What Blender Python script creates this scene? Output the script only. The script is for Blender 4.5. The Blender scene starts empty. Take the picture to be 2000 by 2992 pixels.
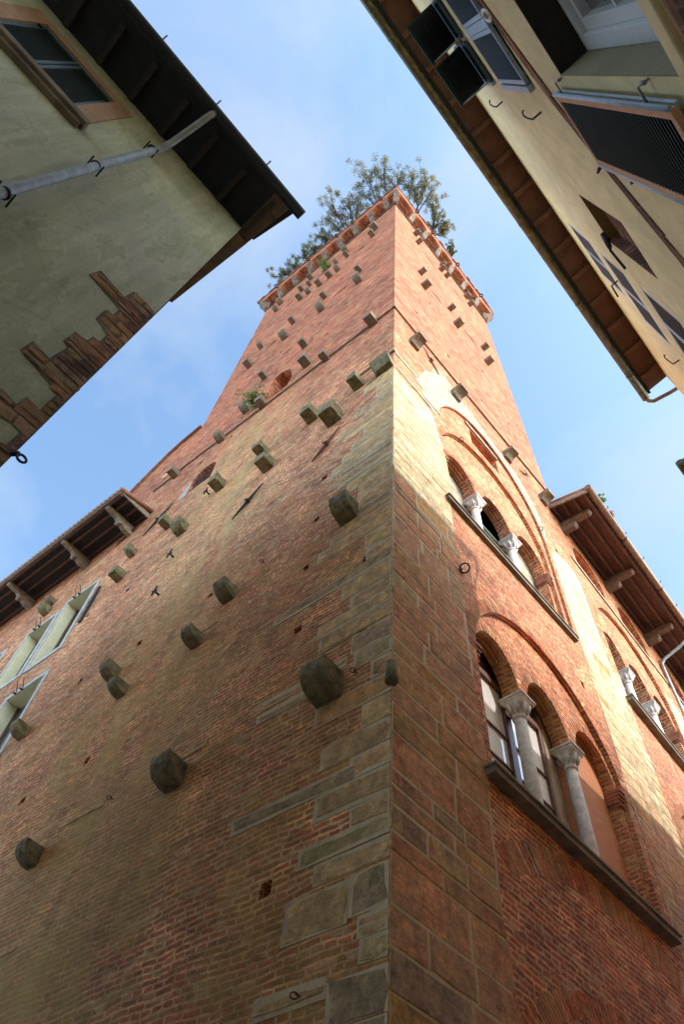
import bpy, bmesh, math, random
from math import radians as R, sin, cos, pi
from mathutils import Vector as V, Matrix, noise as mnoise
from mathutils.geometry import tessellate_polygon
random.seed(7)
sc = bpy.context.scene
COL = sc.collection

# ------------------------------------------------------------------ camera
cam = bpy.data.cameras.new('camera'); camo = bpy.data.objects.new('camera', cam); COL.objects.link(camo)
CM = [[0.657045, -0.751096, 0.064393], [0.666134, 0.538479, -0.516048], [0.352928, 0.381961, 0.854136]]
cam.sensor_fit = 'VERTICAL'; cam.sensor_height = 24.0; cam.lens = 24.0*2113.628/2992.0
cam.clip_start = 0.05; cam.clip_end = 2000
_r, _d, _f = (V(x) for x in CM)
_m = Matrix((_r, -_d, -_f)).transposed().to_4x4(); _m.translation = V((-4.7811, -3.9473, 1.6000)); camo.matrix_world = _m
sc.camera = camo
sc.render.resolution_x = 685; sc.render.resolution_y = 1024

# ------------------------------------------------------------------ light
SUN_EL, SUN_AZ = R(39), R(13.7)          # azimuth measured from -Y towards +X
sd = V((sin(SUN_AZ)*cos(SUN_EL), -cos(SUN_AZ)*cos(SUN_EL), sin(SUN_EL)))
sun = bpy.data.lights.new('sun', 'SUN'); sun.energy = 2.3; sun.angle = R(0.5); sun.color = (1.0, 0.90, 0.84)
suno = bpy.data.objects.new('sun', sun); COL.objects.link(suno)
suno.rotation_euler = sd.to_track_quat('Z', 'Y').to_euler(); suno.location = (0, 0, 60)
w = bpy.data.worlds.new('World'); sc.world = w; w.use_nodes = True
nt = w.node_tree; nt.nodes.clear()
out = nt.nodes.new('ShaderNodeOutputWorld'); bg = nt.nodes.new('ShaderNodeBackground')
sky = nt.nodes.new('ShaderNodeTexSky'); sky.sky_type = 'NISHITA'; sky.sun_disc = False
sky.sun_elevation = SUN_EL
sky.sun_rotation = math.atan2(sd.x, sd.y)
sky.air_density = 1.0; sky.dust_density = 2.2; sky.ozone_density = 1.3
tc = nt.nodes.new('ShaderNodeTexCoord')
mp = nt.nodes.new('ShaderNodeMapping'); mp.inputs['Scale'].default_value = (1.0, 1.0, 1.6)
mp.inputs['Location'].default_value = (0.35, 0.1, 0.0)
n1 = nt.nodes.new('ShaderNodeTexNoise'); n1.inputs['Scale'].default_value = 2.3; n1.inputs['Detail'].default_value = 7; n1.inputs['Roughness'].default_value = 0.55; n1.inputs['Distortion'].default_value = 0.4
cr = nt.nodes.new('ShaderNodeValToRGB'); cr.color_ramp.elements[0].position = 0.43; cr.color_ramp.elements[1].position = 0.84
cr.color_ramp.elements[0].color = (0.04, 0.04, 0.04, 1); cr.color_ramp.elements[1].color = (1, 1, 1, 1)
mx = nt.nodes.new('ShaderNodeMix'); mx.data_type = 'RGBA'
CLOUD = (3.7, 4.1, 4.5, 1)
mul = nt.nodes.new('ShaderNodeMath'); mul.operation = 'MULTIPLY'; mul.inputs[1].default_value = 0.9
gain = nt.nodes.new('ShaderNodeMix'); gain.data_type = 'RGBA'; gain.blend_type = 'MULTIPLY'; gain.inputs[0].default_value = 1.0
gain.inputs['B'].default_value = (1.68, 1.98, 2.02, 1)
L = nt.links.new
L(tc.outputs['Generated'], mp.inputs[0]); L(mp.outputs[0], n1.inputs['Vector']); L(n1.outputs[0], cr.inputs[0])
L(cr.outputs[0], mul.inputs[0]); L(mul.outputs[0], mx.inputs[0]); L(sky.outputs[0], gain.inputs['A']); L(gain.outputs['Result'], mx.inputs['A'])
mx.inputs['B'].default_value = CLOUD
# unseen low sky boosted to add fill light on the shaded walls
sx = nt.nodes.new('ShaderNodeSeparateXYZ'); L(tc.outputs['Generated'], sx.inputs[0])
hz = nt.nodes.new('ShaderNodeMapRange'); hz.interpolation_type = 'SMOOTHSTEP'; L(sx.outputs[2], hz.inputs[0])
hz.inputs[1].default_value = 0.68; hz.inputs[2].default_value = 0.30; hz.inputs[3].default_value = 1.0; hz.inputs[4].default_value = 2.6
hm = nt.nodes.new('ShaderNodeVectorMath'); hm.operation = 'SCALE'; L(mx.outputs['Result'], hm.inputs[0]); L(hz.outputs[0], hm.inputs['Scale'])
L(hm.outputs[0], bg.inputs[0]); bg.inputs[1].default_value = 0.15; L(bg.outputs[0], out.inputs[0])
sc.view_settings.view_transform = 'Standard'; sc.view_settings.look = 'None'
sc.view_settings.exposure = 0.58; sc.view_settings.gamma = 1.0
sc.cycles.max_bounces = 8; sc.cycles.diffuse_bounces = 5

# ------------------------------------------------------------------ materials
def newmat(name):
    m = bpy.data.materials.new(name); m.use_nodes = True
    return m, m.node_tree.nodes, m.node_tree.links, m.node_tree.nodes['Principled BSDF']
def N(ns, t, **kw):
    n = ns.new(t)
    for k, v in kw.items():
        if k in n.inputs: n.inputs[k].default_value = v
        else: setattr(n, k, v)
    return n
def mixc(ns, ls, fac, a, b, mode='MIX'):
    m = ns.new('ShaderNodeMix'); m.data_type = 'RGBA'; m.blend_type = mode
    for sock, val in ((m.inputs[0], fac), (m.inputs['A'], a), (m.inputs['B'], b)):
        if hasattr(val, 'is_linked') or hasattr(val, 'links'): ls.new(val, sock)
        elif isinstance(val, (int, float)): sock.default_value = val
        else: sock.default_value = (*val[:3], 1)
    return m.outputs['Result']
def ramp(ns, ls, src, p0, p1, c0=(0, 0, 0), c1=(1, 1, 1)):
    r = ns.new('ShaderNodeValToRGB'); r.color_ramp.elements[0].position = p0; r.color_ramp.elements[1].position = p1
    r.color_ramp.elements[0].color = (*c0, 1); r.color_ramp.elements[1].color = (*c1, 1)
    ls.new(src, r.inputs[0]); return r.outputs[0]
def mth(ns, ls, op, a, b=None, c=None):
    m = ns.new('ShaderNodeMath'); m.operation = op
    for i, v in enumerate((a, b, c)):
        if v is None: continue
        if hasattr(v, 'links'): ls.new(v, m.inputs[i])
        else: m.inputs[i].default_value = v
    return m.outputs[0]
def noise(ns, ls, vec, scale, detail=4, rough=0.5, dist=0.0):
    n = ns.new('ShaderNodeTexNoise'); n.inputs['Scale'].default_value = scale; n.inputs['Detail'].default_value = detail
    n.inputs['Roughness'].default_value = rough; n.inputs['Distortion'].default_value = dist
    if vec is not None: ls.new(vec, n.inputs['Vector'])
    return n
def scaled(ns, ls, vec, s):
    m = ns.new('ShaderNodeMapping'); m.inputs['Scale'].default_value = s; ls.new(vec, m.inputs[0]); return m.outputs[0]
def bump(ns, ls, bsdf, h, strength, dist, prev=None):
    b = ns.new('ShaderNodeBump'); b.inputs['Strength'].default_value = strength; b.inputs['Distance'].default_value = dist
    ls.new(h, b.inputs['Height'])
    if prev is not None: ls.new(prev, b.inputs['Normal'])
    ls.new(b.outputs[0], bsdf.inputs['Normal']); return b.outputs[0]

def plain(name, col, rough=0.8, var=0.25, scale=6.0, bmp=0.3, bd=0.01, metal=0.0, stretch=(1, 1, 1), spec=None, col2=None):
    m, ns, ls, b = newmat(name)
    g = ns.new('ShaderNodeNewGeometry'); v = scaled(ns, ls, g.outputs['Position'], stretch)
    n = noise(ns, ls, v, scale, 6, 0.6)
    n2 = noise(ns, ls, v, scale*7, 4, 0.6)
    lo = tuple(c*(1-var) for c in col); hi = tuple(min(1, c*(1+var)) for c in (col2 or col))
    c = ramp(ns, ls, n.outputs[0], 0.3, 0.7, lo, hi)
    c = mixc(ns, ls, 0.35, c, ramp(ns, ls, n2.outputs[0], 0.3, 0.7, (0.45,)*3, (1.0,)*3), 'MULTIPLY')
    ls.new(c, b.inputs['Base Color']); b.inputs['Roughness'].default_value = rough; b.inputs['Metallic'].default_value = metal
    if spec is not None: b.inputs['Specular IOR Level'].default_value = spec
    if bmp: bump(ns, ls, b, n2.outputs[0], bmp, bd)
    return m

def brick(name, ca, cb, mortar, row=0.078, width=0.26, ms=0.0105, stains=True, seed=0.0):
    m, ns, ls, b = newmat(name)
    g = ns.new('ShaderNodeNewGeometry'); pos = g.outputs['Position']
    sp = ns.new('ShaderNodeSeparateXYZ'); ls.new(pos, sp.inputs[0]); sn = ns.new('ShaderNodeSeparateXYZ'); ls.new(g.outputs['True Normal'], sn.inputs[0])
    ax = mth(ns, ls, 'ABSOLUTE', sn.outputs[0]); ay = mth(ns, ls, 'ABSOLUTE', sn.outputs[1]); az = mth(ns, ls, 'ABSOLUTE', sn.outputs[2])
    isx = mth(ns, ls, 'GREATER_THAN', ax, ay); isz = mth(ns, ls, 'GREATER_THAN', az, 0.75)
    u = ns.new('ShaderNodeMix'); ls.new(isx, u.inputs[0]); ls.new(sp.outputs[0], u.inputs[2]); ls.new(sp.outputs[1], u.inputs[3])
    vv = ns.new('ShaderNodeMix'); ls.new(isz, vv.inputs[0]); ls.new(sp.outputs[2], vv.inputs[2]); ls.new(sp.outputs[1], vv.inputs[3])
    d1 = noise(ns, ls, pos, 0.9, 3); d2 = noise(ns, ls, pos, 9.0, 3)
    du = mth(ns, ls, 'MULTIPLY_ADD', d2.outputs[0], 0.03, u.outputs[0])
    dz = mth(ns, ls, 'MULTIPLY_ADD', d1.outputs[0], 0.17, vv.outputs[0]); dz = mth(ns, ls, 'MULTIPLY_ADD', d2.outputs[0], 0.034, dz)
    cv = ns.new('ShaderNodeCombineXYZ'); ls.new(du, cv.inputs[0]); ls.new(dz, cv.inputs[1])
    bt = ns.new('ShaderNodeTexBrick'); ls.new(cv.outputs[0], bt.inputs['Vector'])
    bt.inputs['Scale'].default_value = 1.0; bt.inputs['Row Height'].default_value = row; bt.inputs['Brick Width'].default_value = width
    bt.inputs['Mortar Size'].default_value = ms; bt.inputs['Mortar Smooth'].default_value = 0.25
    bt.offset = 0.43; bt.squash = 0.62; bt.squash_frequency = 3; bt.offset_frequency = 2
    bt.inputs['Color1'].default_value = (*ca, 1); bt.inputs['Color2'].default_value = (*cb, 1); bt.inputs['Mortar'].default_value = (*mortar, 1)
    if stains:
        # the upper shaft is laid in a redder mortar than the palace walls
        zm = ns.new('ShaderNodeMapRange'); ls.new(sp.outputs[2], zm.inputs[0]); zm.inputs[1].default_value = 19.0; zm.inputs[2].default_value = 25.0
        ls.new(mixc(ns, ls, zm.outputs[0], mortar, (0.56, 0.235, 0.13)), bt.inputs['Mortar'])
    c = bt.outputs['Color']
    # uneven firing, worn mortar smeared over bricks
    big = noise(ns, ls, pos, 0.55, 5, 0.6)
    c = mixc(ns, ls, 1.0, c, ramp(ns, ls, big.outputs[0], 0.35, 0.68, (0.62, 0.60, 0.60), (1.28, 1.20, 1.12)), 'MULTIPLY')
    rep = noise(ns, ls, pos, 1.3, 4, 0.5, 0.3)
    c = mixc(ns, ls, mth(ns, ls, 'MULTIPLY', ramp(ns, ls, rep.outputs[0], 0.58, 0.64), 0.35), c, (0.70, 0.23, 0.07))
    c = mixc(ns, ls, mth(ns, ls, 'MULTIPLY', ramp(ns, ls, rep.outputs[0], 0.42, 0.34), 0.35), c, (0.30, 0.10, 0.065))
    cell = ns.new('ShaderNodeTexVoronoi'); ls.new(scaled(ns, ls, cv.outputs[0], (4.0, 12.5, 1)), cell.inputs['Vector']); cell.inputs['Scale'].default_value = 1.0
    sepc = ns.new('ShaderNodeSeparateColor'); ls.new(cell.outputs['Color'], sepc.inputs[0])
    c = mixc(ns, ls, 0.8, c, ramp(ns, ls, sepc.outputs[0], 0.05, 0.95, (0.62, 0.60, 0.58), (1.32, 1.24, 1.2)), 'MULTIPLY')
    pale = ramp(ns, ls, sepc.outputs[1], 0.86, 0.90)
    c = mixc(ns, ls, mth(ns, ls, 'MULTIPLY', pale, 0.42), c, (0.62, 0.40, 0.22))
    sm = noise(ns, ls, pos, 3.2, 6, 0.7, 0.4)
    smear = ramp(ns, ls, sm.outputs[0], 0.48, 0.80); smear = mth(ns, ls, 'MULTIPLY', smear, ramp(ns, ls, noise(ns, ls, pos, 30, 4, 0.7).outputs[0], 0.42, 0.58))
    c = mixc(ns, ls, mth(ns, ls, 'MULTIPLY', smear, 0.7), c, mortar)
    fn = noise(ns, ls, scaled(ns, ls, pos, (5, 5, 16)), 1.0, 5, 0.75)
    c = mixc(ns, ls, 0.85, c, ramp(ns, ls, fn.outputs[0], 0.36, 0.64, (0.62, 0.58, 0.56), (1.28, 1.26, 1.24)), 'MULTIPLY')
    if stains:
        # lichen run on the street side wall, near y = 4.5 .. 7.5
        ns2 = noise(ns, ls, scaled(ns, ls, pos, (1, 1, 0.28)), 1.7, 6, 0.65, 0.6)
        yy = mth(ns, ls, 'SUBTRACT', sp.outputs[1], 5.7); yy = mth(ns, ls, 'ABSOLUTE', yy)
        band = ns.new('ShaderNodeMapRange'); ls.new(yy, band.inputs[0]); band.inputs[1].default_value = 0.5; band.inputs[2].default_value = 2.8; band.inputs[3].default_value = 1; band.inputs[4].default_value = 0
        zb = ns.new('ShaderNodeMapRange'); ls.new(sp.outputs[2], zb.inputs[0]); zb.inputs[1].default_value = 24.2; zb.inputs[2].default_value = 23.6; zb.inputs[3].default_value = 0; zb.inputs[4].default_value = 1
        f = mth(ns, ls, 'MULTIPLY', band.outputs[0], ramp(ns, ls, ns2.outputs[0], 0.36, 0.62)); f = mth(ns, ls, 'MULTIPLY', f, zb.outputs[0]); f = mth(ns, ls, 'MULTIPLY', f, 0.46)
        f = mth(ns, ls, 'MULTIPLY', f, isx)
        c = mixc(ns, ls, f, c, (0.56, 0.39, 0.15))
        # yellow green lichen on street walls, also painting the shade's warm tone low down
        gl = noise(ns, ls, pos, 0.8, 6, 0.7, 0.5)
        zl = ns.new('ShaderNodeMapRange'); ls.new(sp.outputs[2], zl.inputs[0]); zl.inputs[1].default_value = 3.0; zl.inputs[2].default_value = 17.0; zl.inputs[3].default_value = 1; zl.inputs[4].default_value = 0
        g2 = mth(ns, ls, 'MULTIPLY', ramp(ns, ls, gl.outputs[0], 0.34, 0.60), zl.outputs[0]); g2 = mth(ns, ls, 'MULTIPLY', g2, isx)
        c = mixc(ns, ls, mth(ns, ls, 'MULTIPLY', g2, 0.62), c, (0.42, 0.27, 0.06))
        # frost eaten courses
        e = noise(ns, ls, scaled(ns, ls, pos, (2.2, 2.2, 11.0)), 1.0, 5, 0.7)
        zz = mth(ns, ls, 'SUBTRACT', sp.outputs[2], 29.0); zz = mth(ns, ls, 'ABSOLUTE', zz)
        eb = ns.new('ShaderNodeMapRange'); ls.new(zz, eb.inputs[0]); eb.inputs[1].default_value = 0.35; eb.inputs[2].default_value = 1.0; eb.inputs[3].default_value = 1; eb.inputs[4].default_value = 0.22
        ef = mth(ns, ls, 'MULTIPLY', ramp(ns, ls, e.outputs[0], 0.57, 0.62), eb.outputs[0])
        hi = mth(ns, ls, 'GREATER_THAN', sp.outputs[2], 24.5); ef = mth(ns, ls, 'MULTIPLY', ef, hi)
        c = mixc(ns, ls, mth(ns, ls, 'MULTIPLY', ef, 0.7), c, (0.16, 0.05, 0.03))
    ls.new(c, b.inputs['Base Color']); b.inputs['Roughness'].default_value = 0.92; b.inputs['Specular IOR Level'].default_value = 0.2
    inv = mth(ns, ls, 'SUBTRACT', 1.0, bt.outputs['Fac'])
    h = mth(ns, ls, 'MULTIPLY_ADD', sepc.outputs[2], 0.35, inv); fine = noise(ns, ls, pos, 45, 4, 0.7); h = mth(ns, ls, 'MULTIPLY_ADD', fine.outputs[0], 0.5, h)
    bump(ns, ls, b, h, 0.75, 0.014)
    return m

def stonecol(name, rough=0.9, bs=0.6, bd=0.02, pits=True):
    m, ns, ls, b = newmat(name)
    at = ns.new('ShaderNodeVertexColor'); at.layer_name = 'col'
    g = ns.new('ShaderNodeNewGeometry'); pos = g.outputs['Position']
    n = noise(ns, ls, pos, 2.2, 7, 0.65, 0.5); n2 = noise(ns, ls, pos, 22, 6, 0.75); n3 = noise(ns, ls, scaled(ns, ls, pos, (1.2, 1.2, 7)), 2.0, 5, 0.6)
    c = mixc(ns, ls, 1.0, at.outputs[0], ramp(ns, ls, n.outputs[0], 0.3, 0.7, (0.60, 0.58, 0.55), (1.35, 1.30, 1.22)), 'MULTIPLY')
    c = mixc(ns, ls, 0.8, c, ramp(ns, ls, n2.outputs[0], 0.3, 0.68, (0.55, 0.52, 0.5), (1.2, 1.2, 1.2)), 'MULTIPLY')
    c = mixc(ns, ls, 0.5, c, ramp(ns, ls, n3.outputs[0], 0.35, 0.65, (0.7, 0.68, 0.62), (1.1, 1.1, 1.1)), 'MULTIPLY')
    n4 = noise(ns, ls, pos, 1.1, 6, 0.7, 0.8); n5 = noise(ns, ls, pos, 6.0, 6, 0.75, 0.3)
    c = mixc(ns, ls, mth(ns, ls, 'MULTIPLY', ramp(ns, ls, n4.outputs[0], 0.50, 0.70), 0.45), c, (0.55, 0.27, 0.11))
    c = mixc(ns, ls, mth(ns, ls, 'MULTIPLY', ramp(ns, ls, n4.outputs[0], 0.46, 0.32), 0.35), c, (0.50, 0.33, 0.17))
    c = mixc(ns, ls, 0.7, c, ramp(ns, ls, n5.outputs[0], 0.34, 0.62, (0.42, 0.39, 0.36), (1.22, 1.2, 1.16)), 'MULTIPLY')
    ls.new(c, b.inputs['Base Color']); b.inputs['Roughness'].default_value = rough; b.inputs['Specular IOR Level'].default_value = 0.2
    h = mth(ns, ls, 'ADD', n2.outputs[0], mth(ns, ls, 'MULTIPLY', n3.outputs[0], 0.8))
    bump(ns, ls, b, h, bs, bd)
    return m

M = {}
M['brick'] = brick('brick_wall', (0.56, 0.135, 0.068), (0.33, 0.070, 0.038), (0.76, 0.50, 0.27), ms=0.0165)
M['brick_plain'] = brick('brick_reveal', (0.46, 0.15, 0.075), (0.36, 0.11, 0.06), (0.34, 0.22, 0.14), stains=False, ms=0.006)
M['brick_old'] = brick('old_brick', (0.16, 0.075, 0.05), (0.10, 0.055, 0.042), (0.20, 0.15, 0.11), stains=False)
M['stone'] = stonecol('coloured_stone', bs=0.9, bd=0.03)
M['voussoir'] = stonecol('arch_bricks', bs=0.4, bd=0.01)
M['mortar'] = plain('lime_mortar', (0.52, 0.37, 0.21), var=0.2, scale=3)
M['corbel'] = plain('mossy_sandstone', (0.17, 0.13, 0.045), var=0.5, scale=7, bmp=1.0, bd=0.05, col2=(0.25, 0.19, 0.085))
M['corbel_high'] = plain('dry_sandstone', (0.20, 0.135, 0.082), var=0.35, scale=5, bmp=0.6, bd=0.02)
M['slate'] = plain('sill_stone', (0.17, 0.125, 0.08), var=0.4, scale=4, bmp=0.4, bd=0.01)
M['ledge'] = plain('string_course_stone', (0.34, 0.24, 0.15), var=0.3, scale=6)
M['crown_stone'] = plain('stained_crown_stone', (0.13, 0.075, 0.048), var=0.5, scale=4, bmp=0.6, bd=0.02, col2=(0.20, 0.12, 0.075))
M['marble'] = plain('white_marble', (0.62, 0.52, 0.46), rough=0.55, var=0.14, scale=8, bmp=0.25, bd=0.006)
M['marble_old'] = plain('grey_marble', (0.58, 0.51, 0.43), rough=0.7, var=0.3, scale=9, bmp=0.4, bd=0.01)
M['terracotta'] = plain('moulded_terracotta', (0.33, 0.11, 0.055), var=0.4, scale=9, bmp=0.6, bd=0.012)
M['plaster_pale'] = plain('pale_plaster', (0.28, 0.195, 0.13), var=0.3, scale=4.0, bmp=0.7, bd=0.02, col2=(0.37, 0.29, 0.20))
M['plaster_orange'] = plain('orange_render', (0.50, 0.20, 0.08), var=0.15, scale=5, bmp=0.3, bd=0.006, stretch=(1, 1, 3))
M['plaster_cream'] = plain('cream_render', (0.90, 0.70, 0.37), var=0.13, scale=0.9, bmp=0.25, bd=0.008, stretch=(1, 1, 0.45))
M['reveal_white'] = plain('whitewashed_reveal', (0.70, 0.60, 0.38), var=0.08, scale=3, bmp=0.05)
M['frame_stone'] = plain('grey_window_stone', (0.42, 0.38, 0.33), var=0.25, scale=9, bmp=0.4, bd=0.008)
def mixvec(ns, ls, a, b, k):
    sc_ = ns.new('ShaderNodeVectorMath'); sc_.operation = 'SCALE'; ls.new(b, sc_.inputs[0]); sc_.inputs['Scale'].default_value = k
    ad = ns.new('ShaderNodeVectorMath'); ad.operation = 'ADD'; ls.new(a, ad.inputs[0]); ls.new(sc_.outputs[0], ad.inputs[1]); return ad.outputs[0]
def housewall():
    m, ns, ls, b = newmat('green_stained_render')
    g = ns.new('ShaderNodeNewGeometry'); pos = g.outputs['Position']
    n = noise(ns, ls, pos, 0.8, 6, 0.55, 0.1); n2 = noise(ns, ls, scaled(ns, ls, pos, (2.0, 2.0, 0.7)), 1.6, 6, 0.6, 0.1); n3 = noise(ns, ls, pos, 18, 5, 0.7)
    c = ramp(ns, ls, n.outputs[0], 0.3, 0.7, (0.37, 0.37, 0.275), (0.50, 0.49, 0.38))
    c = mixc(ns, ls, mth(ns, ls, 'MULTIPLY', ramp(ns, ls, n2.outputs[0], 0.45, 0.95), 0.7), c, (0.78, 0.74, 0.60))
    c = mixc(ns, ls, mth(ns, ls, 'MULTIPLY', ramp(ns, ls, n2.outputs[0], 0.55, 0.05), 0.5), c, (0.30, 0.30, 0.19))
    sp = ns.new('ShaderNodeSeparateXYZ'); ls.new(pos, sp.inputs[0])
    mr = ns.new('ShaderNodeMapRange'); ls.new(sp.outputs[2], mr.inputs[0]); mr.inputs[1].default_value = 10.5; mr.inputs[2].default_value = 14.3
    oc = mth(ns, ls, 'MULTIPLY', mr.outputs[0], ramp(ns, ls, n.outputs[0], 0.35, 0.6)); oc = mth(ns, ls, 'MULTIPLY', oc, 0.4)
    c = mixc(ns, ls, oc, c, (0.42, 0.36, 0.11))
    c = mixc(ns, ls, 0.4, c, ramp(ns, ls, n3.outputs[0], 0.3, 0.7, (0.7,)*3, (1.15,)*3), 'MULTIPLY')
    dr = noise(ns, ls, scaled(ns, ls, pos, (7, 7, 0.5)), 1.0, 6, 0.65)
    c = mixc(ns, ls, 0.6, c, ramp(ns, ls, dr.outputs[0], 0.34, 0.62, (0.70, 0.70, 0.66), (1.12, 1.12, 1.1)), 'MULTIPLY')
    cr_ = ns.new('ShaderNodeTexVoronoi'); cr_.feature = 'DISTANCE_TO_EDGE'; cr_.inputs['Scale'].default_value = 0.55; ls.new(mixvec(ns, ls, pos, n3.outputs['Color'], 0.25), cr_.inputs['Vector'])
    crk = ramp(ns, ls, cr_.outputs['Distance'], 0.0, 0.006, (1, 1, 1), (0, 0, 0)); c = mixc(ns, ls, mth(ns, ls, 'MULTIPLY', crk, 0.4), c, (0.12, 0.11, 0.07))
    ls.new(c, b.inputs['Base Color']); b.inputs['Roughness'].default_value = 0.9
    bump(ns, ls, b, mth(ns, ls, 'ADD', n2.outputs[0], n3.outputs[0]), 0.5, 0.02)
    return m
M['housewall'] = housewall()
M['rubble'] = plain('crumbling_rubble', (0.20, 0.125, 0.085), var=0.6, scale=5, bmp=1.0, bd=0.05, stretch=(1, 1, 3.5), col2=(0.26, 0.18, 0.12))
M['salmon'] = plain('salmon_surround', (0.36, 0.19, 0.11), var=0.25, scale=4, bmp=0.2)
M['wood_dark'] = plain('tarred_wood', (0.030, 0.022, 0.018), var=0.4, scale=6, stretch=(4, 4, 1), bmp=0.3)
M['wood_black'] = plain('soot_black_boards', (0.012, 0.012, 0.014), var=0.4, scale=4, bmp=0.2)
M['wood'] = plain('weathered_wood', (0.16, 0.085, 0.05), var=0.4, scale=7, bmp=0.4, bd=0.01)
M['wood_grey'] = plain('grey_weathered_wood', (0.26, 0.19, 0.14), var=0.4, scale=9, bmp=0.4, bd=0.01)
M['wood_red'] = plain('red_brown_boards', (0.105, 0.04, 0.022), var=0.35, scale=4, bmp=0.3, bd=0.008, stretch=(0.6, 2.5, 1))
M['soffit'] = plain('terracotta_soffit', (0.145, 0.06, 0.032), var=0.3, scale=3.5, bmp=0.3, bd=0.008)
M['tile'] = plain('roof_tile', (0.30, 0.13, 0.07), var=0.4, scale=7, bmp=0.4, bd=0.01)
M['tile_dark'] = plain('lichened_roof_tile', (0.13, 0.075, 0.045), var=0.4, scale=7, bmp=0.4, bd=0.01)
M['copper'] = plain('tarnished_gutter', (0.10, 0.075, 0.042), rough=0.45, var=0.5, scale=9, bmp=0.2, metal=0.5, col2=(0.15, 0.12, 0.06))
M['copper_warm'] = plain('brown_gutter', (0.23, 0.125, 0.075), rough=0.5, var=0.3, scale=9, bmp=0.1, metal=0.3)
M['zinc'] = plain('grey_zinc_pipe', (0.27, 0.27, 0.28), rough=0.5, var=0.3, scale=8, bmp=0.15, metal=0.35)
M['iron'] = plain('black_iron', (0.03, 0.025, 0.022), rough=0.6, var=0.3, scale=20, metal=0.4)
M['rust'] = plain('rusty_iron', (0.16, 0.055, 0.032), rough=0.85, var=0.4, scale=14, bmp=0.4, bd=0.006)
M['shutter_green'] = plain('dark_green_paint', (0.022, 0.048, 0.045), rough=0.45, var=0.2, scale=10, bmp=0.05)
M['shutter_blue'] = plain('blue_grey_paint', (0.055, 0.085, 0.115), rough=0.5, var=0.2, scale=10, bmp=0.05)
M['frame_blue'] = plain('pale_blue_grey_paint', (0.36, 0.44, 0.55), rough=0.4, var=0.2, scale=14, bmp=0.1)
M['primer'] = plain('flaking_orange_primer', (0.66, 0.34, 0.18), rough=0.7, var=0.12, scale=16, bmp=0.2)
M['white_paint'] = plain('white_window_paint', (0.72, 0.72, 0.74), rough=0.4, var=0.06, scale=10, bmp=0.03)
M['brown_frame'] = plain('brown_window_frame', (0.15, 0.062, 0.035), rough=0.45, var=0.2, scale=10, bmp=0.05)
M['olive'] = plain('olive_reveal_render', (0.27, 0.225, 0.13), var=0.12, scale=2.5, bmp=0.15)
M['ochre'] = plain('ochre_render', (0.36, 0.23, 0.06), var=0.15, scale=4, bmp=0.15)
M['curtain'] = plain('white_curtain', (0.82, 0.82, 0.80), var=0.06, scale=4, bmp=0.1, stretch=(6, 6, 0.3))
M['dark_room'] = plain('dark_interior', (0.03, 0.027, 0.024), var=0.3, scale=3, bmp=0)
M['bark'] = plain('oak_bark', (0.055, 0.045, 0.038), var=0.3, scale=12, bmp=0.4)
M['paving'] = plain('stone_paving', (0.42, 0.39, 0.34), var=0.2, scale=2, bmp=0.3)
M['blind'] = plain('green_canvas_blind', (0.05, 0.09, 0.055), var=0.2, scale=10, bmp=0.1)
def glassmat(name, tint, rough=0.04):
    m, ns, ls, b = newmat(name)
    g = ns.new('ShaderNodeNewGeometry'); n = noise(ns, ls, g.outputs['Position'], 2.5, 2)
    b.inputs['Base Color'].default_value = (*tint, 1); b.inputs['Roughness'].default_value = rough
    b.inputs['Specular IOR Level'].default_value = 0.9; b.inputs['Coat Weight'].default_value = 0.6; b.inputs['Coat Roughness'].default_value = 0.02; b.inputs['IOR'].default_value = 1.9
    bump(ns, ls, b, n.outputs[0], 0.06, 0.02)
    return m
M['glass'] = glassmat('window_glass', (0.05, 0.06, 0.055))
M['glass_curtain'] = glassmat('curtained_glass', (0.95, 0.95, 0.92))
def leafmat(name, a, bcol, c3):
    m, ns, ls, b = newmat(name)
    g = ns.new('ShaderNodeNewGeometry'); r = ns.new('ShaderNodeValToRGB'); ls.new(g.outputs['Random Per Island'], r.inputs[0])
    e = r.color_ramp.elements; e[0].color = (*a, 1); e[1].color = (*bcol, 1); x = e.new(0.85); x.color = (*c3, 1); e[1].position = 1.0; r.color_ramp.elements[0].position = 0.1
    ls.new(r.outputs[0], b.inputs['Base Color']); b.inputs['Roughness'].default_value = 0.55
    tr = ns.new('ShaderNodeBsdfTranslucent'); ls.new(r.outputs[0], tr.inputs[0]); ms = ns.new('ShaderNodeMixShader'); ms.inputs[0].default_value = 0.3
    o = [n for n in ns if n.type == 'OUTPUT_MATERIAL'][0]
    ls.new(b.outputs[0], ms.inputs[1]); ls.new(tr.outputs[0], ms.inputs[2]); ls.new(ms.outputs[0], o.inputs[0])
    return m
M['leaf'] = leafmat('oak_leaves', (0.09, 0.095, 0.045), (0.24, 0.23, 0.10), (0.36, 0.31, 0.13))
M['leaf_mid'] = leafmat('olive_oak_leaves', (0.10, 0.11, 0.05), (0.28, 0.26, 0.10), (0.42, 0.35, 0.14))
M['leaf_yellow'] = leafmat('light_oak_leaves', (0.07, 0.08, 0.02), (0.22, 0.20, 0.05), (0.30, 0.26, 0.07))
M['weed'] = leafmat('weed_leaves', (0.12, 0.19, 0.05), (0.24, 0.33, 0.09), (0.32, 0.40, 0.13))
M['dry_weed'] = leafmat('dry_grass', (0.28, 0.17, 0.09), (0.40, 0.24, 0.13), (0.46, 0.30, 0.16))

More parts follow.
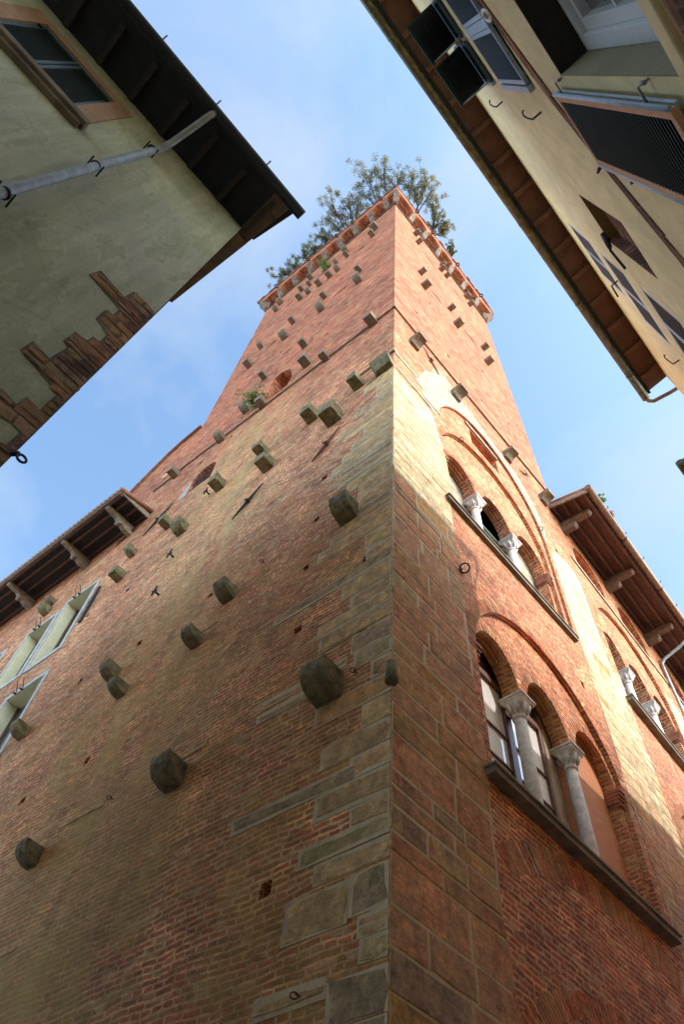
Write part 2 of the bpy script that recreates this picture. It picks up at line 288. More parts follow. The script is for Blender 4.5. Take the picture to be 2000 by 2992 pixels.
# ------------------------------------------------------------------ frames and mesh builder
class Fr:
    def __init__(s, O, U, Nn): s.O = V(O); s.U = V(U).normalized(); s.N = V(Nn).normalized()
    def p(s, u, n, z): return s.O + s.U*u + s.N*n + V((0, 0, z))
def fr_off(fr, n): return Fr(fr.O+fr.N*n, fr.U, fr.N)
DEL = R(2.557)
LF = Fr((0, 0, 0), (-sin(DEL), cos(DEL), 0), (-cos(DEL), -sin(DEL), 0))      # street side face of tower
RF = Fr((0, 0, 0), (1, 0, 0), (0, -1, 0))                                     # sunlit face of tower
BE = R(2.5)
WF = Fr((8.6, 0, 0), (cos(BE), sin(BE), 0), (sin(BE), -cos(BE), 0))           # right wing
HF = Fr((0, -0.5, 0), (1, 0, 0), (0, -1, 0))                                  # left house facade
HS = Fr((-4.78, 0, 0), (0, 1, 0), (1, 0, 0))                                  # left house flank
GF = Fr((0, -4.84, 0), (1, 0, 0), (0, 1, 0))                                  # right house facade

class MB:
    def __init__(s): s.v = []; s.f = []; s.c = []; s.sm = []
    def add(s, pts, faces, col=(1, 1, 1), smooth=False):
        b = len(s.v); s.v += [V(p) for p in pts]
        for f in faces: s.f.append([b+i for i in f]); s.c.append(col); s.sm.append(smooth)
    def box(s, fr, u0, u1, n0, n1, z0, z1, col=(1, 1, 1), jit=0.0):
        j = lambda: random.uniform(-jit, jit)
        P = [fr.p(u+j(), n+j()*0.4, z+j()) for (u, n, z) in ((u0, n0, z0), (u1, n0, z0), (u1, n1, z0), (u0, n1, z0), (u0, n0, z1), (u1, n0, z1), (u1, n1, z1), (u0, n1, z1))]
        s.add(P, [(0, 1, 2, 3), (4, 7, 6, 5), (0, 4, 5, 1), (1, 5, 6, 2), (2, 6, 7, 3), (3, 7, 4, 0)], col)
    def prism(s, a, b, col=(1, 1, 1), cap=True):
        """a, b: matching point loops"""
        n = len(a); fs = [(i, (i+1) % n, n+(i+1) % n, n+i) for i in range(n)]
        if cap: fs += [tuple(range(n-1, -1, -1)), tuple(range(n, 2*n))]
        s.add(list(a)+list(b), fs, col)
    def ext(s, fr, poly, n0, n1, col=(1, 1, 1)):
        s.prism([fr.p(u, n0, z) for u, z in poly], [fr.p(u, n1, z) for u, z in poly], col)
    def plate(s, fr, outer, holes, n, depths=None, caps=None, col=(1, 1, 1)):
        loops = [[V((u, z, 0)) for u, z in outer]]+[[V((u, z, 0)) for u, z in h] for h in holes]
        flat = [p for l in loops for p in l]
        tr = tessellate_polygon(loops)
        s.add([fr.p(p.x, n, p.y) for p in flat], [tuple(t) for t in tr], col)
        for i, h in enumerate(holes):
            d = depths[i] if depths else 0
            if d:
                k = len(h); A = [fr.p(u, n, z) for u, z in h]; B = [fr.p(u, n-d, z) for u, z in h]
                s.add(A+B, [(j, (j+1) % k, k+(j+1) % k, k+j) for j in range(k)], col)
                if caps and caps[i]:
                    t2 = tessellate_polygon([[V((u, z, 0)) for u, z in h]]); s.add(B, [tuple(t) for t in t2], col)
    def tube(s, pts, r, seg=10, cap=True, col=(1, 1, 1)):
        pts = [V(p) for p in pts]; rings = []; prev = None
        for i, p in enumerate(pts):
            t = (pts[min(i+1, len(pts)-1)]-pts[max(i-1, 0)]).normalized()
            if prev is None: a = t.orthogonal().normalized()
            else: a = (prev - t*prev.dot(t)).normalized()
            prev = a; b2 = t.cross(a); rr = r[i] if isinstance(r, (list, tuple)) else r
            rings.append([p+(a*cos(2*pi*k/seg)+b2*sin(2*pi*k/seg))*rr for k in range(seg)])
        b = len(s.v); s.v += [q for rg in rings for q in rg]
        for i in range(len(rings)-1):
            for k in range(seg):
                s.f.append([b+i*seg+k, b+i*seg+(k+1) % seg, b+(i+1)*seg+(k+1) % seg, b+(i+1)*seg+k]); s.c.append(col); s.sm.append(True)
        if cap:
            s.f.append([b+k for k in range(seg-1, -1, -1)]); s.c.append(col); s.sm.append(False)
            s.f.append([b+(len(rings)-1)*seg+k for k in range(seg)]); s.c.append(col); s.sm.append(False)
    def lathe(s, c, prof, seg=20, col=(1, 1, 1)):
        s_ = [V(c)+V((0, 0, z)) for r, z in prof]
        s.tube(s_, [r for r, z in prof], seg, True, col)
    def build(s, name, mat, parent=None, bevel=0.0, label=None):
        org = parent_world(parent) if parent is not None else V((0, 0, 0))
        me = bpy.data.meshes.new(name); me.from_pydata([tuple(p-org) for p in s.v], [], s.f); me.update()
        me.materials.append(mat)
        ca = me.color_attributes.new('col', 'FLOAT_COLOR', 'CORNER')
        buf = []
        for i, pl in enumerate(me.polygons):
            for _ in range(pl.loop_total): buf += [*s.c[i], 1.0]
        ca.data.foreach_set('color', buf)
        me.polygons.foreach_set('use_smooth', s.sm)
        o = bpy.data.objects.new(name, me); COL.objects.link(o)
        if parent is not None: o.parent = parent
        if bevel:
            bm = bmesh.new(); bm.from_mesh(me); bmesh.ops.recalc_face_normals(bm, faces=bm.faces); bm.to_mesh(me); bm.free()
            md = o.modifiers.new('bevel', 'BEVEL'); md.width = bevel; md.segments = 2; md.limit_method = 'ANGLE'
        if label: o['label'] = label
        return o
def parent_world(o):
    p = V(o.location)
    while o.parent is not None: o = o.parent; p += V(o.location)
    return p
def thing(name, label, cat, loc, group=None):
    o = bpy.data.objects.new(name, None); COL.objects.link(o); o.location = loc; o.empty_display_size = 0.3
    o['label'] = label; o['category'] = cat
    if group: o['group'] = group
    return o
def arc(cu, zs, ru, rz, a0=180, a1=0, n=18): return [(cu+ru*cos(R(a0+(a1-a0)*i/n)), zs+rz*sin(R(a0+(a1-a0)*i/n))) for i in range(n+1)]
def rect(u0, u1, z0, z1): return [(u0, z0), (u1, z0), (u1, z1), (u0, z1)]
def jig(poly, j): return [(u+random.uniform(-j, j), z+random.uniform(-j, j)) for u, z in poly]

# ------------------------------------------------------------------ stone blocks and arch bricks
PINK = (0.60, 0.27, 0.14); GREY = (0.42, 0.28, 0.17); OCH = (0.60, 0.30, 0.10); TAN = (0.66, 0.40, 0.195); GRN = (0.48, 0.36, 0.16); LIT_CREAM = (0.90, 0.75, 0.50); LIT_CGRN = (0.80, 0.70, 0.46); CWARM = (0.88, 0.64, 0.42)
def shade(c, s=0.12):
    k = 1+random.uniform(-s, s); return tuple(min(1, x*k*(1+random.uniform(-0.04, 0.04))) for x in c)
def block(mb, fr, u0, u1, z0, z1, n, col, j=0.012):
    g = random.uniform(0.004, 0.014)
    a = [(u0+g, z0+g), ((u0+u1)/2, z0+g), (u1-g, z0+g), (u1-g, (z0+z1)/2), (u1-g, z1-g), ((u0+u1)/2, z1-g), (u0+g, z1-g), (u0+g, (z0+z1)/2)]
    a = jig(a, j)
    cx = (u0+u1)/2; cz = (z0+z1)/2
    inn = [(u+(cx-u)*min(0.16, 0.03/(abs(cx-u)+0.02)), z+(cz-z)*min(0.2, 0.02/(abs(cz-z)+0.02))) for u, z in a]
    A = [fr.p(u, 0.002, z) for u, z in a]; B = [fr.p(u, n+random.uniform(-0.002, 0.002), z) for u, z in inn]
    k = 8; mb.add(A+B, [(i, (i+1) % k, k+(i+1) % k, k+i) for i in range(k)]+[tuple(range(k, 2*k))], col)
def voussoirs(mb, fr, cu, zs, ru, rz, th, n, count, cols, a0=180, a1=0):
    for i in range(count):
        t0 = a0+(a1-a0)*(i+0.14)/count; t1 = a0+(a1-a0)*(i+0.86)/count
        pt = lambda t, e: (cu+(ru+e)*cos(R(t)), zs+(rz+e)*sin(R(t)))
        e1 = th*random.uniform(0.92, 1.0)
        poly = [pt(t0, 0.005), pt(t0, e1), pt(t1, e1), pt(t1, 0.005)]
        mb.ext(fr, poly, 0.0, n+random.uniform(-0.002, 0.003), shade(random.choice(cols), 0.2))
BR = [(0.56, 0.18, 0.085), (0.48, 0.15, 0.07), (0.62, 0.24, 0.12), (0.40, 0.12, 0.06)]
VP = BR+BR+[(0.60, 0.42, 0.28), (0.26, 0.09, 0.06)]

# ------------------------------------------------------------------ corbels
def corbel_mesh(w_, h_, p_, kind):
    """local frame: x along wall, -y outwards, z up; kind 0 = quarter round underside, 1 = square, 2 = cavetto"""
    prof = []
    if kind == 1: prof = [(0, -h_/2), (p_, -h_/2*0.9), (p_, h_/2), (0, h_/2)]
    elif kind == 0: prof = [(0, -h_/2)]+[(p_*sin(R(a)), -h_/2+h_*0.75*(1-cos(R(a)))) for a in range(10, 91, 16)]+[(p_, h_/2), (0, h_/2)]
    else: prof = [(0, -h_/2), (p_*0.25, -h_/2)]+[(p_*(1-0.75*cos(R(a))), -h_/2+h_*0.55*sin(R(a))) for a in range(10, 91, 16)]+[(p_, h_/2), (0, h_/2)]
    bm = bmesh.new(); rings = []
    for k in range(4):
        x = -w_/2+w_*k/3
        rings.append([bm.verts.new((x, -(q[0] if q[0] else -0.06)+random.uniform(-1, 1)*0.005, q[1]+random.uniform(-1, 1)*0.004)) for q in prof])
    n = len(prof)
    for k in range(3):
        for i in range(n): bm.faces.new((rings[k][i], rings[k][(i+1) % n], rings[k+1][(i+1) % n], rings[k+1][i]))
    bm.faces.new(rings[0][::-1]); bm.faces.new(rings[-1]); bmesh.ops.recalc_face_normals(bm, faces=bm.faces)
    bmesh.ops.triangulate(bm, faces=[f for f in bm.faces if len(f.verts) > 4]); bmesh.ops.subdivide_edges(bm, edges=[e for e in bm.edges if e.calc_length() > 0.07], cuts=2, use_grid_fill=True)
    off = V((random.uniform(0, 50),)*3)
    for v_ in bm.verts:
        q_ = mnoise.noise_vector(v_.co*9+off)*0.009+mnoise.noise_vector(v_.co*28+off)*0.006
        ex = (abs(v_.co.x) > w_*0.46)+(v_.co.y < -p_*0.92)+(abs(v_.co.z) > h_*0.46)
        v_.co += q_-(V((v_.co.x, 0, v_.co.z)).normalized()*0.007 if ex >= 2 else V())
    me = bpy.data.meshes.new('corbel'); bm.to_mesh(me); bm.free(); return me
def corbel(root, fr, u, z, w_, kind=None, p_=None, mat=None, label=None):
    if kind is None: kind = random.choice((0, 0, 1))
    me = corbel_mesh(w_, w_*random.uniform(1.0, 1.15), p_ or (0.22+w_*0.45), kind)
    me.materials.append(mat or (M['corbel'] if z < 21 else M['corbel_high']))
    o = bpy.data.objects.new('corbel', me); COL.objects.link(o)
    X = fr.U; Y = -fr.N; Mx = Matrix((X, Y, V((0, 0, 1)))).transposed().to_4x4()
    if Mx.determinant() < 0: Mx = Matrix((-X, Y, V((0, 0, 1)))).transposed().to_4x4()
    Mx.translation = fr.p(u, 0, z) - parent_world(root); o.matrix_basis = Mx; o.parent = root
    if label: o['label'] = label
    return o

# ================================================================== setting: ground
g = MB(); g.add([(-300, -300, 0), (300, -300, 0), (300, 300, 0), (-300, 300, 0)], [(0, 1, 2, 3)])
go = g.build('ground', M['paving']); go['kind'] = 'structure'

# ================================================================== three light window (used on tower and right wing)
def triforium(root, fr, cu, zsill, zspring, zlsp, big_ru, big_rz, n0, kind, marble, cols=(-0.77, 0.77)):
    """relieving arch recess is already cut in the wall at plane n0; arcade plate sits 0.10 behind"""
    d = 0.10; n1_ = n0-d; th = 0.32
    outer = [(cu-big_ru, zsill)]+[(cu+big_ru, zsill)]+arc(cu, zspring, big_ru, big_rz, 0, 180, 28)
    lc = [cu-1.54, cu, cu+1.54]; hw = 0.64
    hole = [(lc[0]-hw, zsill+0.01)]
    for c in lc: hole += arc(c, zlsp, hw, 0.85, 180, 0, 14)
    hole += [(lc[2]+hw, zsill+0.01)]
    a = MB(); a.plate(fr, outer, [hole], n1_, [th]); a.build('arcade_wall', M['brick'] , root)
    for c in lc:
        v = MB(); voussoirs(v, fr_off(fr, n1_), c, zlsp, hw, 0.85, 0.17, 0.008, 22, VP); v.build('light_arch', M['voussoir'], root)
    # shafts
    for i, dx in enumerate(cols):
        cx = cu+dx; cn = n1_-0.15
        s_ = MB(); base = fr.p(cx, cn, 0)
        s_.lathe(base+V((0, 0, zsill)), [(0.15, 0), (0.15, 0.08), (0.16, 0.10), (0.145, 0.15), (0.118, 0.17), (0.112, 0.22), (0.112, 0.9), (0.103, zlsp-zsill-0.40)], 22)
        so = s_.build('column', marble, root)
        c_ = MB(); zt = zlsp
        c_.lathe(base+V((0, 0, zt-0.41)), [(0.104, 0), (0.125, 0.012), (0.125, 0.04), (0.106, 0.055), (0.112, 0.10), (0.135, 0.18), (0.165, 0.24)], 22)
        # bell flaring to square abacus
        r0 = [fr.p(cx+0.155*cos(t)*1.0, cn+0.155*sin(t), zt-0.19) for t in [2*pi*k/16+pi/4 for k in range(16)]]
        sq = []
        for k in range(16):
            t = 2*pi*k/16+pi/4; m_ = max(abs(cos(t)), abs(sin(t))); sq.append(fr.p(cx+0.185*cos(t)/m_, cn+0.21*sin(t)/m_, zt-0.075))
        c_.prism(r0, sq)
        c_.box(fr, cx-0.195, cx+0.195, cn-0.22, cn+0.215, zt-0.075, zt-0.03); c_.box(fr, cx-0.215, cx+0.215, cn-0.24, cn+0.235, zt-0.03, zt+0.02)
        # leaves and volutes on the bell
        for k in range(8):
            t = 2*pi*k/8+pi/8; pp = fr.p(cx+0.125*cos(t), cn+0.125*sin(t), zt-0.31); q = fr.p(cx+0.19*cos(t), cn+0.195*sin(t), zt-0.14)
            c_.tube([pp, (pp+q)/2+V((0, 0, -0.02)), q, q+V((0, 0, -0.035))], [0.016, 0.032, 0.03, 0.016], 7)
        c_.build('capital', marble, so, bevel=0)
    # side imposts of moulded terracotta
    for sgn in (-1, 1):
        im = MB(); u0 = cu+sgn*(1.54+hw)
        for k, (zz, dd) in enumerate(((-0.26, 0.02), (-0.19, 0.05), (-0.12, 0.08), (-0.05, 0.11))):
            im.box(fr, u0-0.05 if sgn > 0 else u0-0.26, u0+0.26 if sgn > 0 else u0+0.05, n1_-th+0.02, n1_+dd, zlsp+zz, zlsp+zz+0.062)
        for k in range(9):
            im.box(fr, u0+sgn*(-0.02+0.03*k)-0.008, u0+sgn*(-0.02+0.03*k)+0.008, n1_, n1_+0.045, zlsp-0.33, zlsp-0.265)
        for k in range(10):
            im.box(fr, u0-0.035, u0+0.035, n1_-0.02-0.045*k-0.01, n1_-0.02-0.045*k+0.01, zlsp-0.33, zlsp-0.265)
        im.build('impost', M['terracotta'], root, bevel=0)
    # sill
    s_ = MB(); s_.box(fr, cu-big_ru-0.24, cu+big_ru-0.03, n1_-th, n0+0.17, zsill-0.13, zsill-0.02); s_.box(fr, cu-big_ru-0.26, cu+big_ru-0.01, n0, n0+0.20, zsill-0.03, zsill+0.015)
    s_.build('sill', M['slate'], root, bevel=0.008)
    # what stands behind the lights
    nb = n1_-th; L0 = lc[0]-hw-0.1; L3 = lc[2]+hw+0.1; ztop = zlsp+1.0
    bk = MB()
    if kind == 'lower':
        bk.box(fr, lc[1]+0.72, L3, nb-0.1, nb+0.10, zsill-0.1, ztop); bk.build('orange_infill', M['plaster_orange'], root)
        bk = MB(); bk.box(fr, lc[1]+0.40, lc[1]+0.716, nb-0.25, nb-0.04, zsill-0.1, ztop); bk.build('jamb_render', M['plaster_pale'], root)
        w0, w1 = L0, lc[1]+0.38
        wf = MB(); ny = nb-0.08
        zt2 = zlsp+0.30
        for (a0_, a1_) in ((w0, w0+0.09), (w1-0.09, w1), ((w0+w1)/2-0.09+0.18, (w0+w1)/2+0.09+0.18)): wf.box(fr, a0_, a1_, ny-0.04, ny+0.05, zsill-0.05, zt2)
        wf.box(fr, w0, w1, ny-0.04, ny+0.05, zt2-0.02, zt2+0.12); wf.box(fr, w0, w1, ny-0.04, ny+0.04, zsill-0.05, zsill+0.08)
        wo = wf.build('window', M['brown_frame'], root, bevel=0.006)
        mt = MB()
        for zz in (0.63, 1.26, 1.89): mt.box(fr, w0+0.09, w1-0.09, ny-0.012, ny+0.025, zsill+zz, zsill+zz+0.028)
        for uu in (w0+0.62, w1-0.58): mt.box(fr, uu-0.018, uu+0.018, ny-0.012, ny+0.028, zsill, zt2)
        mt.build('muntin', M['brown_frame'], wo)
        gl = MB(); gl.box(fr, w0+0.05, w1-0.05, ny-0.022, ny-0.014, zsill, zt2); gl.build('pane', M['glass_curtain'], wo)
        up = MB(); up.box(fr, w0, w1, ny-0.3, ny-0.02, zt2+0.12, ztop+0.2); up.build('fanlight_panel', M['brown_frame'], root)
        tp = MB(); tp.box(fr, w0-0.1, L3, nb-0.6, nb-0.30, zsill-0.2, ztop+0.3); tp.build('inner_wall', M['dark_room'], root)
    elif kind == 'upper':
        bk.box(fr, L0, lc[0]+hw+0.05, nb-0.12, nb-0.02, zsill-0.1, ztop); bk.box(fr, lc[2]-hw-0.05, L3, nb-0.12, nb-0.02, zsill-0.1, ztop)
        bk.build('blocked_light', M['plaster_pale'], root)
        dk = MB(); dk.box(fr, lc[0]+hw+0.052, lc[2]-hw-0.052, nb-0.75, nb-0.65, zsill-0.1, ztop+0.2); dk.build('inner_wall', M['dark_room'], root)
        bl = MB(); bl.tube([fr.p(lc[1]-0.6, nb-0.1, zlsp+0.02), fr.p(lc[1]+0.6, nb-0.1, zlsp+0.02)], 0.07, 12); bl.box(fr, lc[1]-0.6, lc[1]+0.6, nb-0.13, nb-0.115, zlsp-0.35, zlsp+0.02)
        bl.build('rolled_blind', M['blind'], root)
        dr = MB(); dr.box(fr, lc[1]-0.68, lc[1]+0.68, nb-0.24, nb-0.19, zsill, zlsp-0.3); dr.build('window_frame', M['wood'], root)
    else:
        bk.box(fr, L0, L3, nb-0.5, nb-0.4, zsill-0.1, ztop); bk.build('inner_wall', M['plaster_pale'], root)
        wf = MB()
        for uu in (L0+0.1, lc[0]+0.72, lc[1]+0.72, L3-0.1): wf.box(fr, uu-0.04, uu+0.04, nb-0.14, nb-0.06, zsill-0.05, ztop)
        wf.box(fr, L0, L3, nb-0.14, nb-0.06, zlsp-0.05, zlsp+0.05)
        wo = wf.build('window', M['zinc'], root)
        gl = MB(); gl.box(fr, L0, L3, nb-0.11, nb-0.10, zsill-0.04, ztop); gl.build('pane', M['glass'], wo)

# ================================================================== BRICK TOWER
TZ = 46.0; TW = 8.6; TL = 9.7
tower = thing('brick_tower', 'tall red brick tower with stone corner and trees growing on its flat top', 'tower', (0, 0, 0))
BIGL = (4.42, 10.40, 2.30, 2.25)   # cu, spring, ru, rz
BIGU = (4.28, 17.60, 2.36, 2.45)
OUT = (4.30, 18.60, 2.50, 3.30)
def bigarch(cu, zs, ru, rz, zb): return [(cu-ru, zb), (cu+ru, zb)]+arc(cu, zs, ru, rz, 0, 180, 30)
def crescent(u0, u1, z, rise=0.30): 
    n = 12; return [(u0+(u1-u0)*i/n, z) for i in range(n+1)]+[(u1-(u1-u0)*i/n, z+rise*sin(pi*i/n)) for i in range(1, n)]
holes = []; dep = []; cap = []
def H(poly, d, c=True): holes.append(poly); dep.append(d); cap.append(c)
H(bigarch(*BIGL, 7.96), 0.10, False)
H(bigarch(*OUT, 14.74), 0.07, False)
for (u0, u1, z) in ((2.45, 3.49, 33.95), (4.94, 6.16, 34.45), (2.25, 3.46, 41.2), (4.89, 6.07, 41.75)): H(crescent(u0, u1, z, 0.30), 0.22)
for (u, z) in ((0.53, 10.95), (0.49, 9.21), (1.2, 27.0), (6.9, 27.3), (3.0, 26.4), (4.9, 25.9), (2.2, 31.0), (5.8, 30.7), (6.3, 15.0-2.0), (7.6, 16.2), (7.7, 13.4), (7.5, 19.4)): H(jig(rect(u-0.06, u+0.07, z-0.08, z+0.08), 0.02), 0.25)
wl = MB(); wl.plate(RF, rect(0, TW, 0, TZ), holes, 0, dep, cap)
# plate inside the outer arch, then the inner arch and the slot window
wl.plate(RF, bigarch(*OUT, 14.74), [bigarch(*BIGU, 14.76), rect(3.6, 4.95, 20.45, 21.35)], -0.07, [0.10, 0.5], [False, True])
# street side face
holes = []; dep = []; cap = []
HL_ = [(0.51, 10.99), (1.89, 11.85), (1.8, 10.14), (0.52, 9.2), (1.85, 15.1), (1.84, 13.42), (4.64, 13.17), (8.53, 9.91), (6.73, 9.96), (6.75, 13.08), (8.74, 13.14), (8.73, 16.49), (1.22, 26.11), (3.1, 27.5), (6.9, 26.9), (5.9, 30.6), (2.4, 30.2), (8.2, 23.2), (6.9, 23.6)]
for u, z in HL_: H(jig(rect(u-0.08, u+0.07, z-0.075, z+0.075), 0.025), 0.28)
H(jig(rect(1.52, 1.68, 5.82, 6.02), 0.025), 0.3)
for (u0, u1, z) in ((2.36, 3.48, 33.3), (6.62, 7.38, 33.7), (1.68, 2.63, 39.8), (6.64, 7.43, 40.7), (2.9, 3.7, 42.0), (4.6, 5.2, 42.1)): H(crescent(u0, u1, z, 0.30), 0.22)
H([(7.06, 20.95), (8.12, 20.95), (8.12, 21.8), (7.95, 22.1), (7.59, 22.25), (7.2, 22.15), (7.06, 21.85)], 0.38)
H([(4.55, 24.75), (5.35, 24.62), (5.72, 25.0), (5.66, 26.1), (5.5, 26.9), (5.2, 27.05), (4.8, 26.75), (4.6, 26.2), (4.42, 25.4)], 0.55)
wl.plate(LF, rect(0, TL, 0, TZ), holes, 0, dep, cap)
B_ = V((TW, 0, 0)); D_ = LF.p(TL, 0, 0); C_ = B_+D_
for a, b in ((B_, C_), (C_, D_)): wl.add([a, b, b+V((0, 0, TZ)), a+V((0, 0, TZ))], [(0, 1, 2, 3)])
wl.add([V((0, 0, TZ)), B_+V((0, 0, TZ)), C_+V((0, 0, TZ)), D_+V((0, 0, TZ))], [(0, 1, 2, 3)])
wl.build('wall', M['brick'], tower)
triforium(tower, RF, BIGL[0], 7.96, BIGL[1], 10.60, BIGL[2], BIGL[3], 0.0, 'lower', M['marble_old'])
triforium(tower, RF, BIGU[0]+0.03, 14.74, BIGU[1], 17.22, BIGU[2], BIGU[3], -0.07, 'upper', M['marble'])
# arch bricks round the relieving arches
for fr_, a_ in ((RF, (*BIGL, 0.26, 0.006, 74, VP)), (fr_off(RF, -0.07), (*BIGU, 0.24, 0.006, 74, VP, 172, 8)), (RF, (4.75, 5.5, 3.2, 1.85, 0.42, 0.004, 96, VP, 142, 38)), (RF, (4.6, 4.35, 2.65, 1.40, 0.30, 0.004, 80, BR, 165, 15))):
    v = MB(); voussoirs(v, fr_, *a_); v.build('arch_ring', M['voussoir'], tower)
v = MB(); voussoirs(v, LF, 7.1, 4.6, 0.9, 1.35, 0.30, 0.006, 30, [(0.33, 0.10, 0.06), (0.30, 0.12, 0.07)], 20, 110)
v.build('blocked_arch_ring', M['voussoir'], tower)
# pale plaster band over the upper arch
pp = MB(); outl = [(6.98, 19.0), (7.05, 20.0), (6.75, 21.2), (6.2, 21.9), (5.5, 22.25), (4.6, 22.55), (3.8, 22.75), (3.1, 22.95), (2.5, 23.2), (1.95, 23.05), (1.8, 22.3), (1.35, 21.5), (1.15, 20.6), (0.95, 20.0), (1.25, 19.4), (1.55, 18.9)]
inn = arc(4.30, 18.60, 2.53, 3.33, 180, 0, 24)
o2 = []
for (a_, b_) in zip(outl[:-1], outl[1:]):
    for k in range(5): o2.append((a_[0]+(b_[0]-a_[0])*k/5, a_[1]+(b_[1]-a_[1])*k/5))
outl = o2+[outl[-1]]
pp.plate(RF, jig(outl, 0.06)+[(u, z) for u, z in inn if z > 18.7], [], 0.006); pp.build('pale_plaster_patch', M['plaster_pale'], tower)
for (u0, u1, z0, z1) in ():
    pass

# corner stones, sunlit side
q = MB(); q.plate(RF, [(0, 0), (1.86, 0), (1.88, 6), (1.93, 8), (1.88, 14), (1.86, 16.6), (1.45, 18.7), (0, 18.75)], [], 0.008); q.build('stone_bedding', M['mortar'], tower)
q = MB(); z = 0.6; row = 0
zr = []
while z < 18.6:
    h = random.choice((0.22, 0.30, 0.36, 0.42, 0.5)) if z < 14 else random.choice((0.16, 0.22, 0.28, 0.34))
    zr.append((z, min(18.7, z+h))); z += h
for row, (z0, z1) in enumerate(zr):
    umax = 1.93+0.07*sin(z0*1.7) if z0 < 16.6 else 1.95-(z0-16.6)*0.2
    u = 0.0; first = True
    while u < umax-0.05:
        wd = random.uniform(0.45, 1.1) if not first else random.uniform(0.5, 1.4)
        u1 = u+wd
        if umax-u1 < 0.25: u1 = umax
        zf = z0+random.uniform(-0.3, 0.3)
        if zf < 13.3: c = random.choices((PINK, GREY, OCH, TAN, GRN), (7, 1.1, 0.8, 0.8, 0.4 if z0 > 6 else 1.0))[0]  # stones below the shadow line painted as shaded, those above as sunlit
        else: c = random.choices((LIT_CREAM, LIT_CGRN, CWARM, TAN, PINK), (5, 3, 2.5, 1, 0.4))[0]
        if not (0.40 < 0.5*(u+u1) < 0.6 and False): block(q, RF, u if not first else -0.004, u1, z0, z1, random.uniform(0.010, 0.020), shade(c, 0.14))
        first = False; u = u1
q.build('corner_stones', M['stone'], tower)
# stone band on the right of the upper and lower windows
q = MB(); q.plate(RF, [(7.0, 0), (8.6, 0), (8.6, 19.0), (8.3, 19.3), (7.4, 19.2), (6.95, 18.6), (7.0, 14.0)], [], 0.008)
q.build('stone_bedding', M['mortar'], tower)
q = MB(); z = 0.6
while z < 18.9:
    h = random.choice((0.20, 0.28, 0.36, 0.44)); u = 7.0+random.uniform(-0.05, 0.05)
    umx = 8.6 if z < 18 else 8.4
    while u < umx-0.05:
        u1 = u+random.uniform(0.35, 0.9)
        if umx-u1 < 0.22: u1 = umx
        c = random.choices((PINK, GREY, OCH, TAN), (6, 1, 0.8, 2))[0] if z < 10.3 else random.choices((LIT_CREAM, LIT_CGRN, CWARM, OCH), (5, 4, 2, 0.5))[0]  # brown where the eaves shadow falls, sunlit cream painted in above it
        block(q, RF, u, u1, z, min(z+h, 19.1), random.uniform(0.010, 0.018), shade(c, 0.14)); u = u1
    z += h
q.build('stone_pier', M['stone'], tower)
# corner stones, street side: long courses read off the wall
q = MB()
LB = [(0, 2.4, 10.62, 10.86, GREY), (0.45, 2.32, 6.8, 6.98, GREY), (0, 1.16, 5.97, 6.17, GRN), (0, 1.18, 7.84, 8.16, OCH), (0.48, 1.25, 5.24, 5.64, TAN), (0, 0.45, 5.27, 5.66, GREY), (0.75, 2.24, 8.72, 8.86, OCH), (0, 1.28, 9.26, 9.54, TAN), (0, 0.67, 8.86, 9.2, GREY), (0.66, 1.5, 4.66, 4.83, GREY), (0, 0.63, 4.42, 4.76, GREY), (0, 0.3, 4.84, 5.02, GRN),
      (0, 0.33, 5.05, 5.24, TAN), (0, 0.92, 5.72, 5.93, TAN), (0, 0.5, 6.2, 6.42, TAN), (0, 1.02, 6.45, 6.76, TAN), (0, 0.55, 6.8, 7.08, TAN), (0, 1.0, 7.12, 7.42, TAN), (0, 0.42, 7.46, 7.80, TAN), (0, 0.30, 8.20, 8.5, TAN), (0, 0.6, 8.54, 8.82, GREY), (0, 1.35, 9.58, 9.86, TAN), (0, 0.75, 9.9, 10.15, TAN), (0, 0.95, 10.2, 10.58, TAN), (0, 0.5, 10.9, 11.2, TAN), (0, 0.9, 4.05, 4.38, GREY), (0, 0.5, 3.6, 4.0, TAN), (0, 1.1, 3.2, 3.56, TAN), (1.28, 2.3, 8.5, 8.64, TAN)]
z = 11.24
while z < 19.0:
    h = random.choice((0.2, 0.28, 0.36, 0.44)); ln = random.choice((0.55, 0.8, 1.1, 1.35, 1.6)) if z < 17.5 else random.choice((0.5, 0.9, 1.3))
    LB.append((0, ln, z, z+h-0.02, random.choice((TAN, TAN, (0.68, 0.46, 0.26), TAN, GREY)))); z += h
qb = MB()
for (u0, u1, z0, z1, c) in LB: qb.ext(LF, jig(rect(max(u0-0.01, 0), u1+0.014, z0-0.012, z1+0.012), 0.008), 0.0, 0.007+random.uniform(0, 0.002))
qb.build('stone_bedding', M['mortar'], tower)
for (u0, u1, z0, z1, c) in [b for b in LB if b[0] == 0 or b[0] in (0.45, 0.48)]: block(q, LF, u0-0.004 if u0 == 0 else u0, u1, z0, z1, random.uniform(0.010, 0.016), shade(c, 0.16), 0.034)
q.build('street_side_stones', M['stone'], tower)
for (u0, u1, z) in ((5.5, 6.6, 8.55), (3.3, 3.9, 8.62), (4.0, 4.7, 11.9), (3.6, 4.1, 12.85), (6.3, 7.1, 6.6), (2.0, 3.6, 19.75), (0.3, 1.6, 18.95), (0.75, 2.24, 8.74), (0.66, 1.5, 4.68), (1.28, 2.3, 8.5)):
    q = MB(); block(q, LF, u0, u1, z, z+0.10, 0.014, shade(TAN), 0.02); q.build('long_stone', M['stone'], tower)
